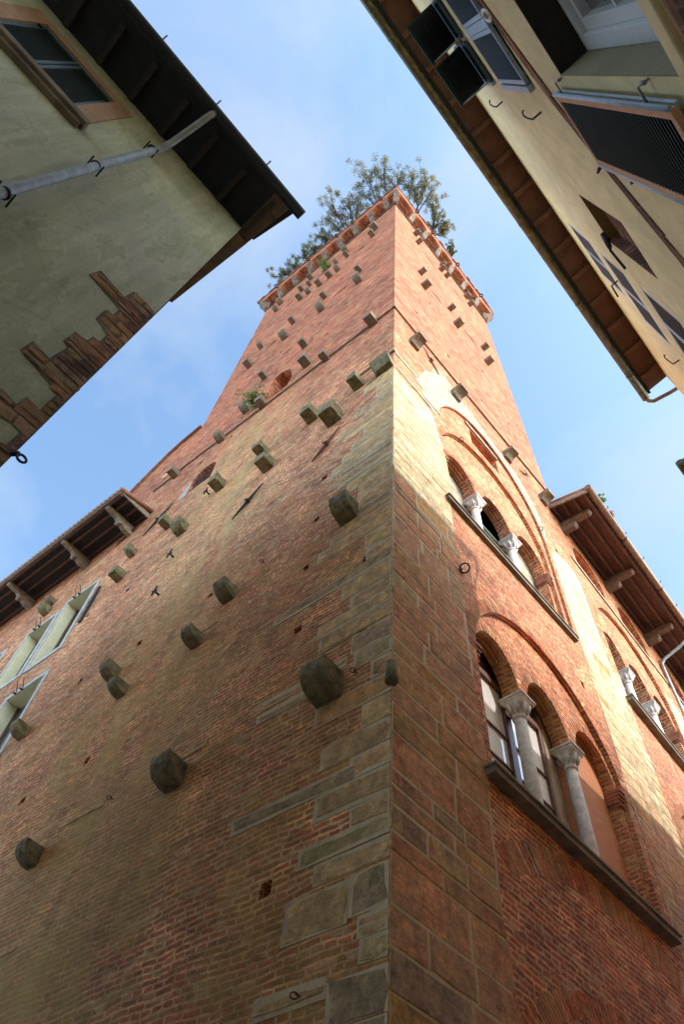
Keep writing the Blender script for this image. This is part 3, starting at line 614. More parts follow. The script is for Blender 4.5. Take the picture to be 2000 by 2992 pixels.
# string courses
s_ = MB()
for fr, L_ in ((LF, TL), (RF, TW)):
    s_.box(fr, -0.06, L_, -0.02, 0.07, 24.14, 24.20)
s_.box(LF, -0.05, 1.5, -0.02, 0.06, 20.0, 20.05); s_.build('string_course', M['ledge'], tower, bevel=0.006)
s_ = MB()
for (u0, u1, z0) in ((0.0, 0.95, 20.02), (0.9, 1.35, 19.72), (0.1, 1.5, 19.0), (1.2, 1.9, 19.25)): s_.box(RF, u0, u1, -0.01, 0.02, z0, z0+0.13, jit=0.02)
s_.build('white_stone_strips', M['plaster_pale'], tower)
s_ = MB(); s_.ext(RF, [(3.35, 21.55), (5.0, 21.5), (5.0, 21.40), (3.4, 21.42)], -0.072, -0.02); s_.build('slot_lintel', M['plaster_pale'], tower)
# corbels
CLs = [(0.96, 12.72, .4), (0.97, 8.37, .42), (3.8, 8.27, .37), (6.94, 8.17, .27), (3.91, 12.58, .31), (4.49, 11.63, .28), (7.17, 12.37, .28), (6.5, 11.51, .26), (8.15, 19.13, .25), (7.14, 17.93, .32), (6.08, 19.25, .3), (4.45, 19.4, .28), (4.0, 18.09, .33), (1.8, 18.11, .4), (2.66, 19.35, .32), (1.11, 19.29, .29), (9.55, 17.69, .27), (9.6, 18.91, .23), (9.6, 23.85, .27), (7.38, 23.96, .27), (6.53, 25.34, .29), (5.47, 24.25, .28), (.8, 24.13, .3), (2.71, 24.09, .23), (3.68, 25.3, .31), (6.23, 28.1, .22), (8.1, 32.63, .29), (7.83, 34.72, .23), (5.98, 32.68, .32), (5.8, 34.56, .23), (4.19, 28.19, .25), (3.85, 32.41, .31), (3.91, 34.49, .21), (1.82, 32.18, .3), (1.88, 34.08, .22), (1.27, 42.06, .34), (1.39, 40.62, .25), (3.33, 42.8, .26), (3.09, 40.77, .21), (3.87, 41.37, .19), (3.53, 38.81, .24), (4.05, 38.81, .24), (4.72, 38.84, .26), (5.49, 39.12, .24), (5.66, 41.12, .19), (5.83, 43.04, .26), (6.31, 41.64, .21), (6.08, 39.33, .26), (8.13, 43.14, .31), (8.25, 41.94, .25)]
CRs = [(.9, 22.66, .34), (2.93, 22.5, .34), (5.67, 22.56, .32), (7.73, 22.6, .32), (1.76, 34.66, .21), (1.9, 32.69, .27), (3.93, 34.86, .21), (4.22, 33.18, .28), (6.63, 35.56, .23), (6.55, 33.42, .26), (1.68, 43.41, .26), (1.82, 41.65, .22), (4.09, 44.2, .22), (3.89, 42.48, .24), (4.36, 42.52, .22), (6.43, 44.3, .25), (6.62, 43.2, .23)]
for (u, z, wd) in CLs: corbel(tower, LF, u, z, wd*(0.98 if z < 14 else 1.1), kind=(0 if z < 15 or random.random() < 0.5 else 1))
for (u, z, wd) in CRs: corbel(tower, RF, u, z, wd*1.12, kind=2 if z < 23 else 1)
# corner wedge corbel at the head of the stonework
s_ = MB(); s_.prism([LF.p(0.0, 0.0, 18.95), LF.p(0.55, 0.0, 18.95), LF.p(0.45, 0.16, 18.95), LF.p(-0.02, 0.16, 18.95)], [LF.p(0.0, 0.0, 19.3), LF.p(0.55, 0.0, 19.3), LF.p(0.55, 0.34, 19.3), LF.p(-0.02, 0.34, 19.3)])
s_.build('corner_corbel', M['corbel'], tower, bevel=0.01)
s_ = MB(); s_.tube([V((-0.05, -0.05, 7.9)), V((-0.05, -0.05, 8.22))], [0.085, 0.06], 9); s_.build('corner_boss', M['corbel'], tower)
# iron anchor bars, hooks, rings
def anchor(root, fr, a, b, mat, r=0.035):
    m_ = MB(); A = fr.p(a[0], 0.05, a[1]); B = fr.p(b[0], 0.05, b[1]); c = (A+B)/2; d_ = (B-A)
    m_.tube([A, A+d_*0.42, c-d_*0.04, c, c+d_*0.04, A+d_*0.58, B], [r*0.45, r, r*1.0, r*1.9, r, r, r*0.55], 6)
    m_.tube([c+fr.N*0.06+d_.cross(fr.N).normalized()*0.10, c+fr.N*0.04-d_.cross(fr.N).normalized()*0.10], r*0.8, 6)
    m_.build('iron_anchor', mat, root)
for a, b in (((2.29, 16.29), (1.55, 17.29)), ((4.79, 16.2), (3.99, 17.14)), ((9.55, 19.8), (8.63, 20.87))): anchor(tower, LF, a, b, M['rust'] if a[0] < 3 else M['iron'])
anchor(tower, RF, (1.37, 23.5), (2.07, 22.53), M['rust'], 0.03); anchor(tower, RF, (6.39, 22.75), (7.2, 23.45), M['plaster_pale'], 0.035)
def hook(root, fr, u, z, mat):
    m_ = MB(); m_.tube([fr.p(u, -0.02, z), fr.p(u, 0.16, z-0.01)], 0.025, 7); m_.tube([fr.p(u-0.03, 0.16, z+0.16), fr.p(u, 0.16, z), fr.p(u+0.03, 0.16, z-0.16)], 0.022, 7)
    m_.tube([fr.p(u-0.06, 0.13, z+0.02), fr.p(u+0.06, 0.18, z-0.02)], 0.02, 6); m_.build('iron_hook', mat, root)
for u, z in ((6.57, 19.33), (6.98, 16.52), (6.84, 14.84)): hook(tower, LF, u, z, M['iron'])
def ring(root, fr, u, z, r, t, mat, vert=True, n=0.05):
    m_ = MB(); c = fr.p(u, n+r*0.8, z-0.02)
    ax = fr.N
    m_.tube([c+(ax*cos(a)+fr.U*sin(a)+V((0, 0, 1))*0.35*cos(a+0.7))*r for a in [2*pi*k/18 for k in range(19)]], t, 6, False)
    m_.tube([fr.p(u, -0.02, z), fr.p(u, n+0.02, z)], t*1.2, 6); m_.build('iron_ring', mat, root)
for u, z in ((3.1, 13.01), (0.95, 4.74), (5.31, 8.58), (0.55, 8.45)): ring(tower, LF, u, z, 0.034, 0.007, M['rust'])
ring(tower, RF, 1.90, 12.30, 0.085, 0.016, M['iron'])
for u, z in ((2.66, 18.9), (6.5, 19.27)): ring(tower, RF, u, z, 0.06, 0.012, M['rust'])
# grille of the barred window
m_ = MB()
for k in range(6): m_.tube([LF.p(7.16+0.16*k, -0.06, 20.96), LF.p(7.16+0.16*k, -0.06, 22.1)], 0.014, 6)
for zz in (21.25, 21.65): m_.tube([LF.p(7.07, -0.06, zz), LF.p(8.1, -0.06, zz)], 0.012, 6)
m_.build('window_grille', M['iron'], tower)
m_ = MB(); m_.ext(LF, [(8.12, 20.9), (8.5, 20.85), (8.32, 21.5), (8.13, 21.9)], -0.02, 0.006); m_.build('plaster_jamb', M['frame_stone'], tower)

# ---- crown of the tower: machicolation corbels, little vaults, parapet
def crown(fr, L_, us, name_end):
    zc0, zc1 = 45.4, 46.55
    OH = 0.46
    for u in us:
        m_ = MB(); w2 = 0.16
        prof = [(0, zc0), (0.14, zc0+0.12), (0.25, zc0+0.42), (0.36, zc0+0.62), (OH, zc0+0.95), (OH, zc1), (0, zc1)]
        m_.prism([fr.p(u-w2, n, z) for n, z in prof], [fr.p(u+w2, n, z) for n, z in prof]); m_.build('parapet_corbel', M['crown_stone'], tower, bevel=0.015)
    v_ = MB(); us2 = [-0.36]+list(us)+[L_+0.36]
    for a, b in zip(us2[:-1], us2[1:]):
        c = (a+b)/2; r = (b-a)/2-0.12; r = max(r, 0.15); pts = arc(c, zc0+0.62, r, min(r, 0.5)*0.95, 180, 0, 12)
        v_.prism([fr.p(u, 0, z) for u, z in pts]+[fr.p(b, 0, zc0+1.3), fr.p(a, 0, zc0+1.3)], [fr.p(u, OH-0.02, z) for u, z in pts]+[fr.p(b, OH-0.02, zc0+1.3), fr.p(a, OH-0.02, zc0+1.3)])
    v_.build('machicolation_vaults', M['brick'], tower)
usL = [0.45, 1.55, 2.70, 3.85, 5.0, 6.15, 7.35, 8.55]; usR = [1.25, 2.45, 3.70, 4.95, 6.2, 7.5]
crown(LF, TL, usL, 0); crown(RF, TW, usR, 0)
for fr, uu, sg in ((RF, -0.0, 1),):
    m_ = MB()
    dgn = (LF.N+RF.N).normalized(); sd_ = V((-dgn.y, dgn.x, 0))
    prof = [(-0.1, 45.25), (0.15, 45.4), (0.35, 45.8), (0.55, 46.15), (0.62, 46.3), (0.62, 46.6), (-0.1, 46.6)]
    m_.prism([dgn*n+sd_*-0.15+V((0, 0, z)) for n, z in prof], [dgn*n+sd_*0.15+V((0, 0, z)) for n, z in prof]); m_.build('corner_bracket', M['crown_stone'], tower, bevel=0.015)
for (P0, dg) in ((B_, (V((1, -1, 0))).normalized()), (D_, (V((-1, 1, 0))).normalized())):
    m_ = MB(); s2 = V((-dg.y, dg.x, 0)); m_.prism([P0+dg*n+s2*-0.2+V((0, 0, z)) for n, z in prof], [P0+dg*n+s2*0.2+V((0, 0, z)) for n, z in prof]); m_.build('end_bracket', M['crown_stone'], tower, bevel=0.015)
def loop(off, z):
    c = [V((0, 0, 0)), B_, C_, D_]; cen = (c[0]+c[1]+c[2]+c[3])/4; o_ = []
    fr4 = [(LF.N+RF.N), (RF.N-LF.N), (-LF.N-RF.N), (LF.N-RF.N)]
    return [p+f*off+V((0, 0, z)) for p, f in zip(c, fr4)]
m_ = MB(); a0, a1, b0, b1 = loop(0.46, 46.5), loop(0.46, 47.5), loop(0.12, 46.5), loop(0.12, 47.5)
for i in range(4):
    j = (i+1) % 4; m_.add([a0[i], a0[j], a1[j], a1[i]], [(0, 1, 2, 3)]); m_.add([b0[i], b0[j], b1[j], b1[i]], [(0, 1, 2, 3)]); m_.add([a0[i], a0[j], b0[j], b0[i]], [(0, 1, 2, 3)])
m_.add(loop(0.13, 46.6), [(0, 1, 2, 3)])
m_.build('parapet', M['brick'], tower)
m_ = MB(); a0, a1, b0, b1 = loop(0.50, 47.5), loop(0.50, 47.58), loop(0.08, 47.5), loop(0.08, 47.58)
for i in range(4):
    j = (i+1) % 4; m_.add([a0[i], a0[j], a1[j], a1[i]], [(0, 1, 2, 3)]); m_.add([a0[i], a0[j], b0[j], b0[i]], [(0, 1, 2, 3)]); m_.add([a1[i], a1[j], b1[j], b1[i]], [(0, 1, 2, 3)])
for fr, L_ in ((LF, TL), (RF, TW)):
    u = -0.5
    while u < L_+0.48:
        wd = random.uniform(0.22, 0.5); m_.box(fr, u, u+wd-0.02, 0.2, random.uniform(0.49, 0.58), 47.42+random.uniform(-0.03, 0.03), 47.60+random.uniform(-0.03, 0.05), jit=0.015); u += wd
m_.build('coping', M['tile'], tower)
s_ = MB()
for fr, L_ in ((LF, TL), (RF, TW)): s_.box(fr, -0.1, L_+0.1, -0.02, 0.08, 45.20, 45.30)
s_.build('parapet_moulding', M['crown_stone'], tower)
for fr, us in ((RF, (1.3, 2.8, 5.2, 7.6)), (LF, (0.6, 2.7, 3.9, 6.1, 8.7))):
    for u in us:
        m_ = MB(); c = fr.p(u, 0.60, 46.7)
        m_.tube([c+(fr.N*cos(a)+fr.U*sin(a))*0.085+V((0, 0, 0.02*sin(3*a))) for a in [2*pi*k/14 for k in range(15)]], 0.042, 7, False); m_.tube([fr.p(u, 0.4, 46.7), fr.p(u, 0.56, 46.7)], 0.045, 6); m_.build('tie_ring', M['rust'], tower)

# ================================================================== LEFT PALACE WING (along the street)
lw = thing('brick_palace_wing', 'brick palace wing left of the tower with timber eaves and white framed windows', 'building', tuple(LF.p(TL, 0, 0)))
wl = MB(); LWO = [(TL, 0), (30, 0), (30, 21.6), (15.5, 21.6), (14.5, 24.7), (13.05, 26.2), (12.2, 27.0), (11.5, 27.6), (10.7, 27.95), (TL, 28.1)]
holes = []; dep = []; cap = []
H(rect(11.15, 12.55, 15.85, 18.75), 0.38); H(rect(12.95, 14.3, 15.85, 18.45), 0.38); H(rect(11.0, 12.6, 11.9, 14.7), 0.38); H(rect(15.6, 17.0, 15.85, 18.45), 0.38); H(rect(13.6, 15.0, 11.9, 14.5), 0.38)
H(jig(rect(10.4, 10.55, 16.6, 16.75), 0.02), 0.25)
wl.plate(LF, LWO, holes, 0, dep, [False]*5+[True])
E_ = LF.p(30, 0, 0); G_ = V((12, 0, 0))
wl.add([LF.p(30, 0, 0), LF.p(30, 0, 21.6), LF.p(30, -9, 21.6), LF.p(30, -9, 0)], [(0, 1, 2, 3)])
wl.add([LF.p(TL+0.02, 0, 28.1), LF.p(15.5, 0, 21.6), LF.p(15.5, -5, 21.6), LF.p(TL+0.02, -5, 28.1)], [(0, 1, 2, 3)])
wl.build('wall', M['brick'], lw)
def palace_window(u0, u1, z0, z1, open_leaf):
    f = MB()
    for (a, b, c, d) in ((u0-0.14, u0, z0-0.14, z1+0.14), (u1, u1+0.14, z0-0.14, z1+0.14), (u0, u1, z1, z1+0.14), (u0, u1, z0-0.16, z0)): f.box(LF, a, b, -0.05, 0.03, c, d)
    fo = f.build('window', M['frame_stone'], lw, bevel=0.01)
    r = MB()
    r.box(LF, u0+0.001, u0+0.012, -0.379, 0.0, z0+0.012, z1-0.012); r.box(LF, u1-0.012, u1-0.001, -0.379, 0.0, z0+0.012, z1-0.012); r.box(LF, u0+0.001, u1-0.001, -0.379, 0.0, z1-0.012, z1-0.001); r.box(LF, u0+0.001, u1-0.001, -0.379, 0.0, z0+0.001, z0+0.012)
    r.build('reveal', M['reveal_white'], fo)
    g_ = MB(); g_.box(LF, u0, u1, -0.395, -0.385, z0, z1); g_.build('pane', M['glass'], fo)
    s2 = MB()
    for a, b in ((u0+0.015, u0+0.07), (u1-0.07, u1-0.015), ((u0+u1)/2-0.04, (u0+u1)/2+0.04)): s2.box(LF, a, b, -0.38, -0.33, z0+0.015, z1-0.015)
    s2.build('sash', M['brown_frame'], fo)
    h = MB()
    for k in (0.25, 0.42): h.tube([LF.p(u1-k*(u1-u0), 0.03, z1+0.05), LF.p(u1-k*(u1-u0)+0.12, 0.12, z1+0.45)], 0.012, 6); h.tube([LF.p(u1-k*(u1-u0), 0.02, z1), LF.p(u1-k*(u1-u0), 0.10, z1-0.02)], 0.03, 6)
    h.build('shutter_stay', M['iron'], fo)
for args in ((11.15, 12.55, 15.85, 18.75, True), (12.95, 14.3, 15.85, 18.45, False), (11.0, 12.6, 11.9, 14.7, False), (15.6, 17.0, 15.85, 18.45, False), (13.6, 15.0, 11.9, 14.5, False)): palace_window(*args)
f = MB(); f.box(LF, 10.62, 10.72, 0.02, 0.07, 16.5, 18.1); f.build('iron_bar', M['iron'], lw)
anchor(lw, LF, (11.4, 21.0), (10.45, 21.9), M['iron']) if False else None
corbel(lw, LF, 10.18, 12.34, 0.28, 0); corbel(lw, LF, 13.9, 19.3, 0.30, 0); corbel(lw, LF, 13.9, 19.75, 0.22, 0, mat=M['corbel_high'])
s_ = MB(); s_.box(LF, TL+0.01, 10.9, -0.02, 0.06, 24.0, 24.05); s_.build('string_course', M['ledge'], lw)
for (a_, b_, c_, d_, cc) in ((9.75, 10.8, 18.1, 18.3, TAN), (11.6, 12.6, 20.2, 20.45, TAN), (10.9, 11.3, 23.0, 23.3, CWARM), (10.5, 10.9, 25.0, 25.2, CWARM)):
    q = MB(); block(q, LF, a_, b_, c_, d_, 0.012, shade(cc)); q.build('repair_stone', M['stone'], lw)
# verge tiles on the sloping wall head
vt = MB(); vl = [(9.72, 28.12), (10.7, 27.97), (11.5, 27.62), (12.2, 27.02), (13.05, 26.22), (14.5, 24.72), (15.5, 21.7)]
for (u0, z0), (u1, z1) in zip(vl[:-1], vl[1:]):
    k = max(1, int(math.hypot(u1-u0, z1-z0)/0.33))
    for i in range(k):
        a = i/k; b = (i+0.97)/k; ua, za, ub, zb = u0+(u1-u0)*a, z0+(z1-z0)*a, u0+(u1-u0)*b, z0+(z1-z0)*b
        vt.prism([LF.p(ua, -0.3, za), LF.p(ub, -0.3, zb), LF.p(ub, -0.3, zb+0.05), LF.p(ua, -0.3, za+0.09)], [LF.p(ua, 0.12, za), LF.p(ub, 0.12, zb), LF.p(ub, 0.12, zb+0.05), LF.p(ua, 0.12, za+0.09)])
vt.build('verge_tiles', M['tile'], lw)
# eaves
EZ = 21.35
e = MB(); e.prism([LF.p(10.05, 0, EZ+0.25), LF.p(30, 0, EZ+0.25), LF.p(30, 1.22, EZ+0.02), LF.p(10.05, 1.22, EZ+0.02)], [LF.p(10.05, 0, EZ+0.31), LF.p(30, 0, EZ+0.31), LF.p(30, 1.22, EZ+0.08), LF.p(10.05, 1.22, EZ+0.08)])
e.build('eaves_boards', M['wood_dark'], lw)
e = MB()
for nn in (0.10, 0.48, 0.86, 1.14): e.box(LF, 10.05, 30, nn-0.045, nn+0.045, EZ+0.03+(1.22-nn)*0.19-0.12, EZ+0.03+(1.22-nn)*0.19)
e.build('purlin', M['wood_red'], lw, bevel=0.006)
e = MB(); e.box(LF, 10.02, 30, 1.20, 1.24, EZ-0.03, EZ+0.10); e.box(LF, 10.02, 10.07, 0.0, 1.24, EZ+0.02, EZ+0.24); e.build('fascia', M['wood_grey'], lw)
for u in (10.75, 13.0, 16.0, 19.0, 22.0):
    b_ = MB(); prof = [(0, EZ-0.42), (0.30, EZ-0.40), (0.46, EZ-0.32), (0.52, EZ-0.22), (0.62, EZ-0.26), (0.70, EZ-0.18), (1.10, EZ-0.13), (1.16, EZ-0.08), (1.16, EZ-0.0), (0, EZ+0.02)]
    b_.prism([LF.p(u-0.09, n, z) for n, z in prof], [LF.p(u+0.09, n, z) for n, z in prof]); b_.tube([LF.p(u-0.11, 0.55, EZ-0.3), LF.p(u+0.11, 0.55, EZ-0.3)], 0.075, 12)
    b_.build('eaves_bracket', M['wood_grey'], lw, bevel=0.012)
t_ = MB(); k = 0; u = 10.0
while u < 30:
    t_.tube([LF.p(u, 1.30, EZ+0.11), LF.p(u, 0.0, EZ+0.40)], 0.085, 8); u += 0.2
t_.build('roof_tiles', M['tile'], lw)
t_ = MB(); u = 10.1
while u < 30:
    t_.tube([LF.p(u, 1.27, EZ+0.10), LF.p(u, 0.0, EZ+0.36)], 0.07, 6); u += 0.2
t_.build('under_tiles', M['tile_dark'], lw)
m_ = MB(); d_ = LF
anchor(lw, LF, (11.3, 20.75), (10.35, 21.3), M['iron'], 0.03)

# ================================================================== RIGHT PALACE WING
rw = thing('brick_palace_range', 'sunlit brick palace range right of the tower with white columned windows and deep brown eaves', 'building', (8.6, 0, 0))
EZ2 = 22.45; RL = 22.0
holes = []; dep = []; cap = []
RB_U = (2.95, 17.6, 2.36, 2.2); RB_L = (2.95, 10.4, 2.30, 2.25); RB2 = (8.9, 17.6, 2.36, 2.2); RB2L = (8.9, 10.4, 2.3, 2.25)
H(bigarch(*RB_U, 14.74), 0.10, False); H(bigarch(*RB_L, 7.96), 0.10, False); H(bigarch(*RB2, 14.74), 0.10, True); H(bigarch(*RB2L, 7.96), 0.10, True)
for k in range(7): H([(0.55+3*k, 20.55), (2.45+3*k, 20.55)]+arc(1.5+3*k, 21.2, 0.95, 0.85, 0, 180, 14), 0.55)
wl = MB(); wl.plate(WF, rect(0, RL, 0, EZ2+0.40), holes, 0, dep, cap)
wl.add([WF.p(RL, 0, 0), WF.p(RL, 0, EZ2+0.3), WF.p(RL, -9, EZ2+0.3), WF.p(RL, -9, 0)], [(0, 1, 2, 3)])
wl.build('wall', M['brick'], rw)
triforium(rw, WF, RB_U[0], 14.74, RB_U[1], 17.22, RB_U[2], RB_U[3], 0.0, 'wing', M['marble'])
triforium(rw, WF, RB_L[0], 7.96, RB_L[1], 10.60, RB_L[2], RB_L[3], 0.0, 'wing', M['marble_old'])
for (cu, zs, ru, rz) in (RB_U, RB_L, RB2, RB2L):
    v = MB(); voussoirs(v, WF, cu, zs, ru, rz, 0.24, 0.006, 70, VP); v.build('arch_ring', M['voussoir'], rw)
for k in range(7):
    v = MB(); voussoirs(v, WF, 1.5+3*k, 21.2, 0.95, 0.85, 0.16, 0.006, 34, VP); v.build('blind_arch_ring', M['voussoir'], rw)
s_ = MB(); s_.box(WF, 0.0, RL, -0.01, 0.045, 20.30, 20.42); s_.build('string_course', M['plaster_pale'], rw)
# stone piers beside the tower joint and between the windows
for (a, b) in ((0.0, 0.52), (5.35, 6.5)):
    q = MB(); z = 0.6
    while z < (18.8 if a else 15.2):
        h = random.choice((0.2, 0.28, 0.36))
        c = random.choices((PINK, GREY, TAN), (5, 1, 2))[0] if z < 10.3 else random.choices((LIT_CREAM, LIT_CGRN, CWARM), (5, 4, 3))[0]  # sun and shade put into the stone colours, split at the shadow height
        block(q, WF, a, b+random.uniform(-0.12, 0.05), z, z+h, 0.014, shade(c, 0.14)); z += h
    q.build('stone_pier', M['stone'], rw)
# eaves
e = MB(); e.prism([WF.p(-0.42, -0.3, EZ2+0.37), WF.p(RL, -0.3, EZ2+0.37), WF.p(RL, 1.28, EZ2+0.02), WF.p(-0.42, 1.28, EZ2+0.02)], [WF.p(-0.42, -0.3, EZ2+0.43), WF.p(RL, -0.3, EZ2+0.43), WF.p(RL, 1.28, EZ2+0.08), WF.p(-0.42, 1.28, EZ2+0.08)])
e.build('eaves_boards', M['wood_red'], rw)
e = MB(); 
for nn in (0.10, 0.42, 0.80, 1.18): e.box(WF, -0.40, RL, nn-0.05, nn+0.05, EZ2+0.02+(1.28-nn)*0.22-0.12, EZ2+0.02+(1.28-nn)*0.22)
e.build('purlin', M['wood_red'], rw, bevel=0.006)
e = MB(); e.prism([WF.p(-0.47, 0.0, EZ2+0.16), WF.p(-0.47, 1.32, EZ2-0.12), WF.p(-0.47, 1.32, EZ2+0.06), WF.p(-0.47, 0.0, EZ2+0.36)], [WF.p(-0.42, 0.0, EZ2+0.16), WF.p(-0.42, 1.32, EZ2-0.12), WF.p(-0.42, 1.32, EZ2+0.06), WF.p(-0.42, 0.0, EZ2+0.36)])
e.build('bargeboard', M['wood_grey'], rw)
for k in range(7):
    u = 0.25+2.95*k; b_ = MB()
    prof = [(0, EZ2-0.52), (0.42, EZ2-0.50), (0.50, EZ2-0.42), (0.50, EZ2-0.26), (0, EZ2-0.24)]; prof2 = [(0, EZ2-0.24), (0.98, EZ2-0.22), (1.06, EZ2-0.14), (1.06, EZ2-0.02), (0, EZ2+0.02)]
    for pr in (prof, prof2): b_.prism([WF.p(u-0.10, n, z) for n, z in pr], [WF.p(u+0.10, n, z) for n, z in pr])
    b_.build('eaves_bracket', M['wood'], rw, bevel=0.012)
gt = MB(); gt.tube([WF.p(-0.52, 1.40, EZ2+0.05), WF.p(RL, 1.40, EZ2+0.05)], 0.11, 14)
go_ = gt.build('gutter', M['copper_warm'], rw)
gt = MB()
for k in range(12): gt.tube([WF.p(0.6+1.25*k, 1.38, EZ2+0.05), WF.p(0.6+1.25*k, 1.56, EZ2+0.10), WF.p(0.6+1.25*k, 1.56, EZ2+0.17)], 0.016, 6)
for k in range(4): gt.tube([WF.p(1.9+2.6*k, 1.40, EZ2+0.05), WF.p(1.96+2.6*k, 1.40, EZ2+0.05)], 0.118, 14)
gt.build('gutter_clip', M['iron'], go_)
pt = MB(); pt.tube([WF.p(6.75, 1.38, EZ2-0.02), WF.p(6.75, 1.30, EZ2-0.35), WF.p(6.7, 0.9, EZ2-0.62), WF.p(6.6, 0.25, EZ2-0.95), WF.p(6.57, 0.10, EZ2-1.15), WF.p(6.57, 0.09, EZ2-1.6), WF.p(6.57, 0.09, 0.2)], 0.055, 12); pt.build('downpipe', M['zinc'], rw)
t_ = MB(); u = -0.4
while u < RL: t_.tube([WF.p(u, 1.36, EZ2+0.15), WF.p(u, 0.0, EZ2+0.46)], 0.085, 8); u += 0.21
t_.build('roof_tiles', M['tile'], rw)

# ================================================================== LEFT HOUSE
lh = thing('stucco_house', 'house with green stained stucco, dark eaves and closed louvred shutters across the street', 'house', (-9, 0, 0))
HZ = 14.6
wl = MB(); holes = []; dep = []; cap = []
H(rect(-8.62, -7.32, 12.08, 13.98), 0.12, True); H(rect(-12.4, -11.1, 12.08, 13.98), 0.12, True)
wl.plate(HF, rect(-16, -4.78, 0, HZ+0.15), holes, 0, dep, cap)
wl.add([HS.p(-0.5, 0, 0), HS.p(11, 0, 0), HS.p(11, 0, HZ+0.15), HS.p(5.2, 0, HZ+2.0), HS.p(-0.5, 0, HZ+0.15)], [(0, 1, 2, 3, 4)])
wl.add([V((-16, -0.5, 0)), V((-16, 11, 0)), V((-16, 11, HZ)), V((-16, -0.5, HZ))], [(0, 1, 2, 3)]); wl.add([V((-16, 11, 0)), V((-4.78, 11, 0)), V((-4.78, 11, HZ)), V((-16, 11, HZ))], [(0, 1, 2, 3)])
wl.build('wall', M['housewall'], lh)
# bare brick where the render has fallen off the corner
Q1 = [(-4.782, 9.45), (-5.08, 9.46), (-5.10, 9.18), (-5.46, 9.24), (-5.48, 8.96), (-5.04, 8.89), (-5.04, 8.66), (-5.12, 8.65), (-5.12, 8.38), (-4.95, 8.30), (-4.94, 8.07), (-5.02, 8.06), (-5.02, 7.91), (-5.14, 7.89), (-5.15, 7.63), (-5.08, 7.59), (-5.10, 7.25), (-5.29, 7.27), (-5.30, 7.03), (-4.87, 6.94), (-4.87, 6.58), (-5.00, 6.60), (-5.01, 6.44), (-5.17, 6.48), (-5.2, 6.28), (-4.84, 6.23), (-4.85, 5.99), (-5.1, 5.9), (-5.1, 5.4), (-4.782, 5.3)]
q = MB(); q.ext(HF, jig(Q1[1:-1], 0.012)+[(-4.775, 5.3), (-4.775, 9.45)], -0.02, 0.009); q.build('exposed_corner_bed', M['rubble'], lh)
def xmin_at(z):
    xs_ = []
    P_ = Q1+[Q1[0]]
    for (xa, za), (xb, zb_) in zip(P_[:-1], P_[1:]):
        if (za-z)*(zb_-z) <= 0 and abs(za-zb_) > 1e-6: xs_.append(xa+(xb-xa)*(z-za)/(zb_-za))
    return min(xs_) if xs_ else -4.85
q = MB(); z = 5.32
while z < 9.42:
    h = random.choice((0.09, 0.12, 0.16, 0.07)); x0_ = xmin_at(z+h/2)+0.01; x = x0_
    while x < -4.80:
        x2 = min(-4.775, x+random.uniform(0.14, 0.34)); 
        if -4.775-x2 < 0.06: x2 = -4.775
        block(q, fr_off(HF, 0.008), x, x2, z, z+h, random.uniform(0.005, 0.013), shade(random.choice([(0.33, 0.15, 0.11), (0.26, 0.15, 0.12), (0.36, 0.24, 0.18), (0.22, 0.11, 0.085)]), 0.2), 0.014); x = x2
    z += h
q.build('exposed_corner_masonry', M['stone'], lh, label='bare brick quoin with the render fallen away')
# window
f = MB()
for (a, b, c, d) in ((-8.88, -8.62, 12.0, 14.2), (-7.32, -7.05, 12.0, 14.2), (-8.62, -7.32, 13.98, 14.2)): f.box(HF, a, b, -0.01, 0.025, c, d)
fo = f.build('window', M['salmon'], lh, bevel=0.006)
s_ = MB(); s_.box(HF, -8.95, -6.98, 0, 0.14, 11.86, 12.02); s_.box(HF, -8.9, -7.03, 0, 0.09, 11.76, 11.86); s_.build('sill', M['slate'], fo, bevel=0.012)
def louvre(root, fr, u0, u1, z0, z1, n, mat, fmat, rows, st=0.05, name='shutter'):
    s_ = MB()
    for a, b in ((u0, u0+st), (u1-st, u1)): s_.box(fr, a, b, n-0.018, n+0.022, z0, z1)
    for a, b in ((z0, z0+st*1.3), (z1-st, z1)): s_.box(fr, u0+st, u1-st, n-0.018, n+0.020, a, b)
    o = s_.build(name, fmat, root, bevel=0.004)
    l_ = MB(); h = (z1-z0-2.3*st)/rows
    for i in range(rows):
        z = z0+st*1.3+h*i
        l_.prism([fr.p(u0+st, n-0.012, z+h*0.62), fr.p(u0+st, n+0.016, z+h*0.05), fr.p(u0+st, n+0.018, z+h*0.15), fr.p(u0+st, n-0.01, z+h*0.75)], [fr.p(u1-st, n-0.012, z+h*0.62), fr.p(u1-st, n+0.016, z+h*0.05), fr.p(u1-st, n+0.018, z+h*0.15), fr.p(u1-st, n-0.01, z+h*0.75)])
    l_.build('louvres', mat, o)
    k = MB(); k.box(fr, u0+st*0.5, u1-st*0.5, n-0.022, n-0.016, z0+0.01, z1-0.01); k.build('backing', M['wood_black'], o)
    return o
louvre(lh, HF, -8.61, -7.98, 12.09, 13.97, -0.03, M['shutter_green'], M['shutter_blue'], 24); louvre(lh, HF, -7.96, -7.33, 12.09, 13.97, -0.03, M['shutter_green'], M['shutter_blue'], 24)
h = MB()
for u in (-8.6, -7.34):
    for z in (12.3, 13.7): h.box(HF, u-0.05, u+0.05, -0.01, 0.02, z-0.02, z+0.02)
h.build('hinge', M['iron'], fo)
louvre(lh, HF, -12.39, -11.76, 12.09, 13.97, -0.03, M['shutter_green'], M['shutter_blue'], 30); louvre(lh, HF, -11.74, -11.11, 12.09, 13.97, -0.03, M['shutter_green'], M['shutter_blue'], 30)
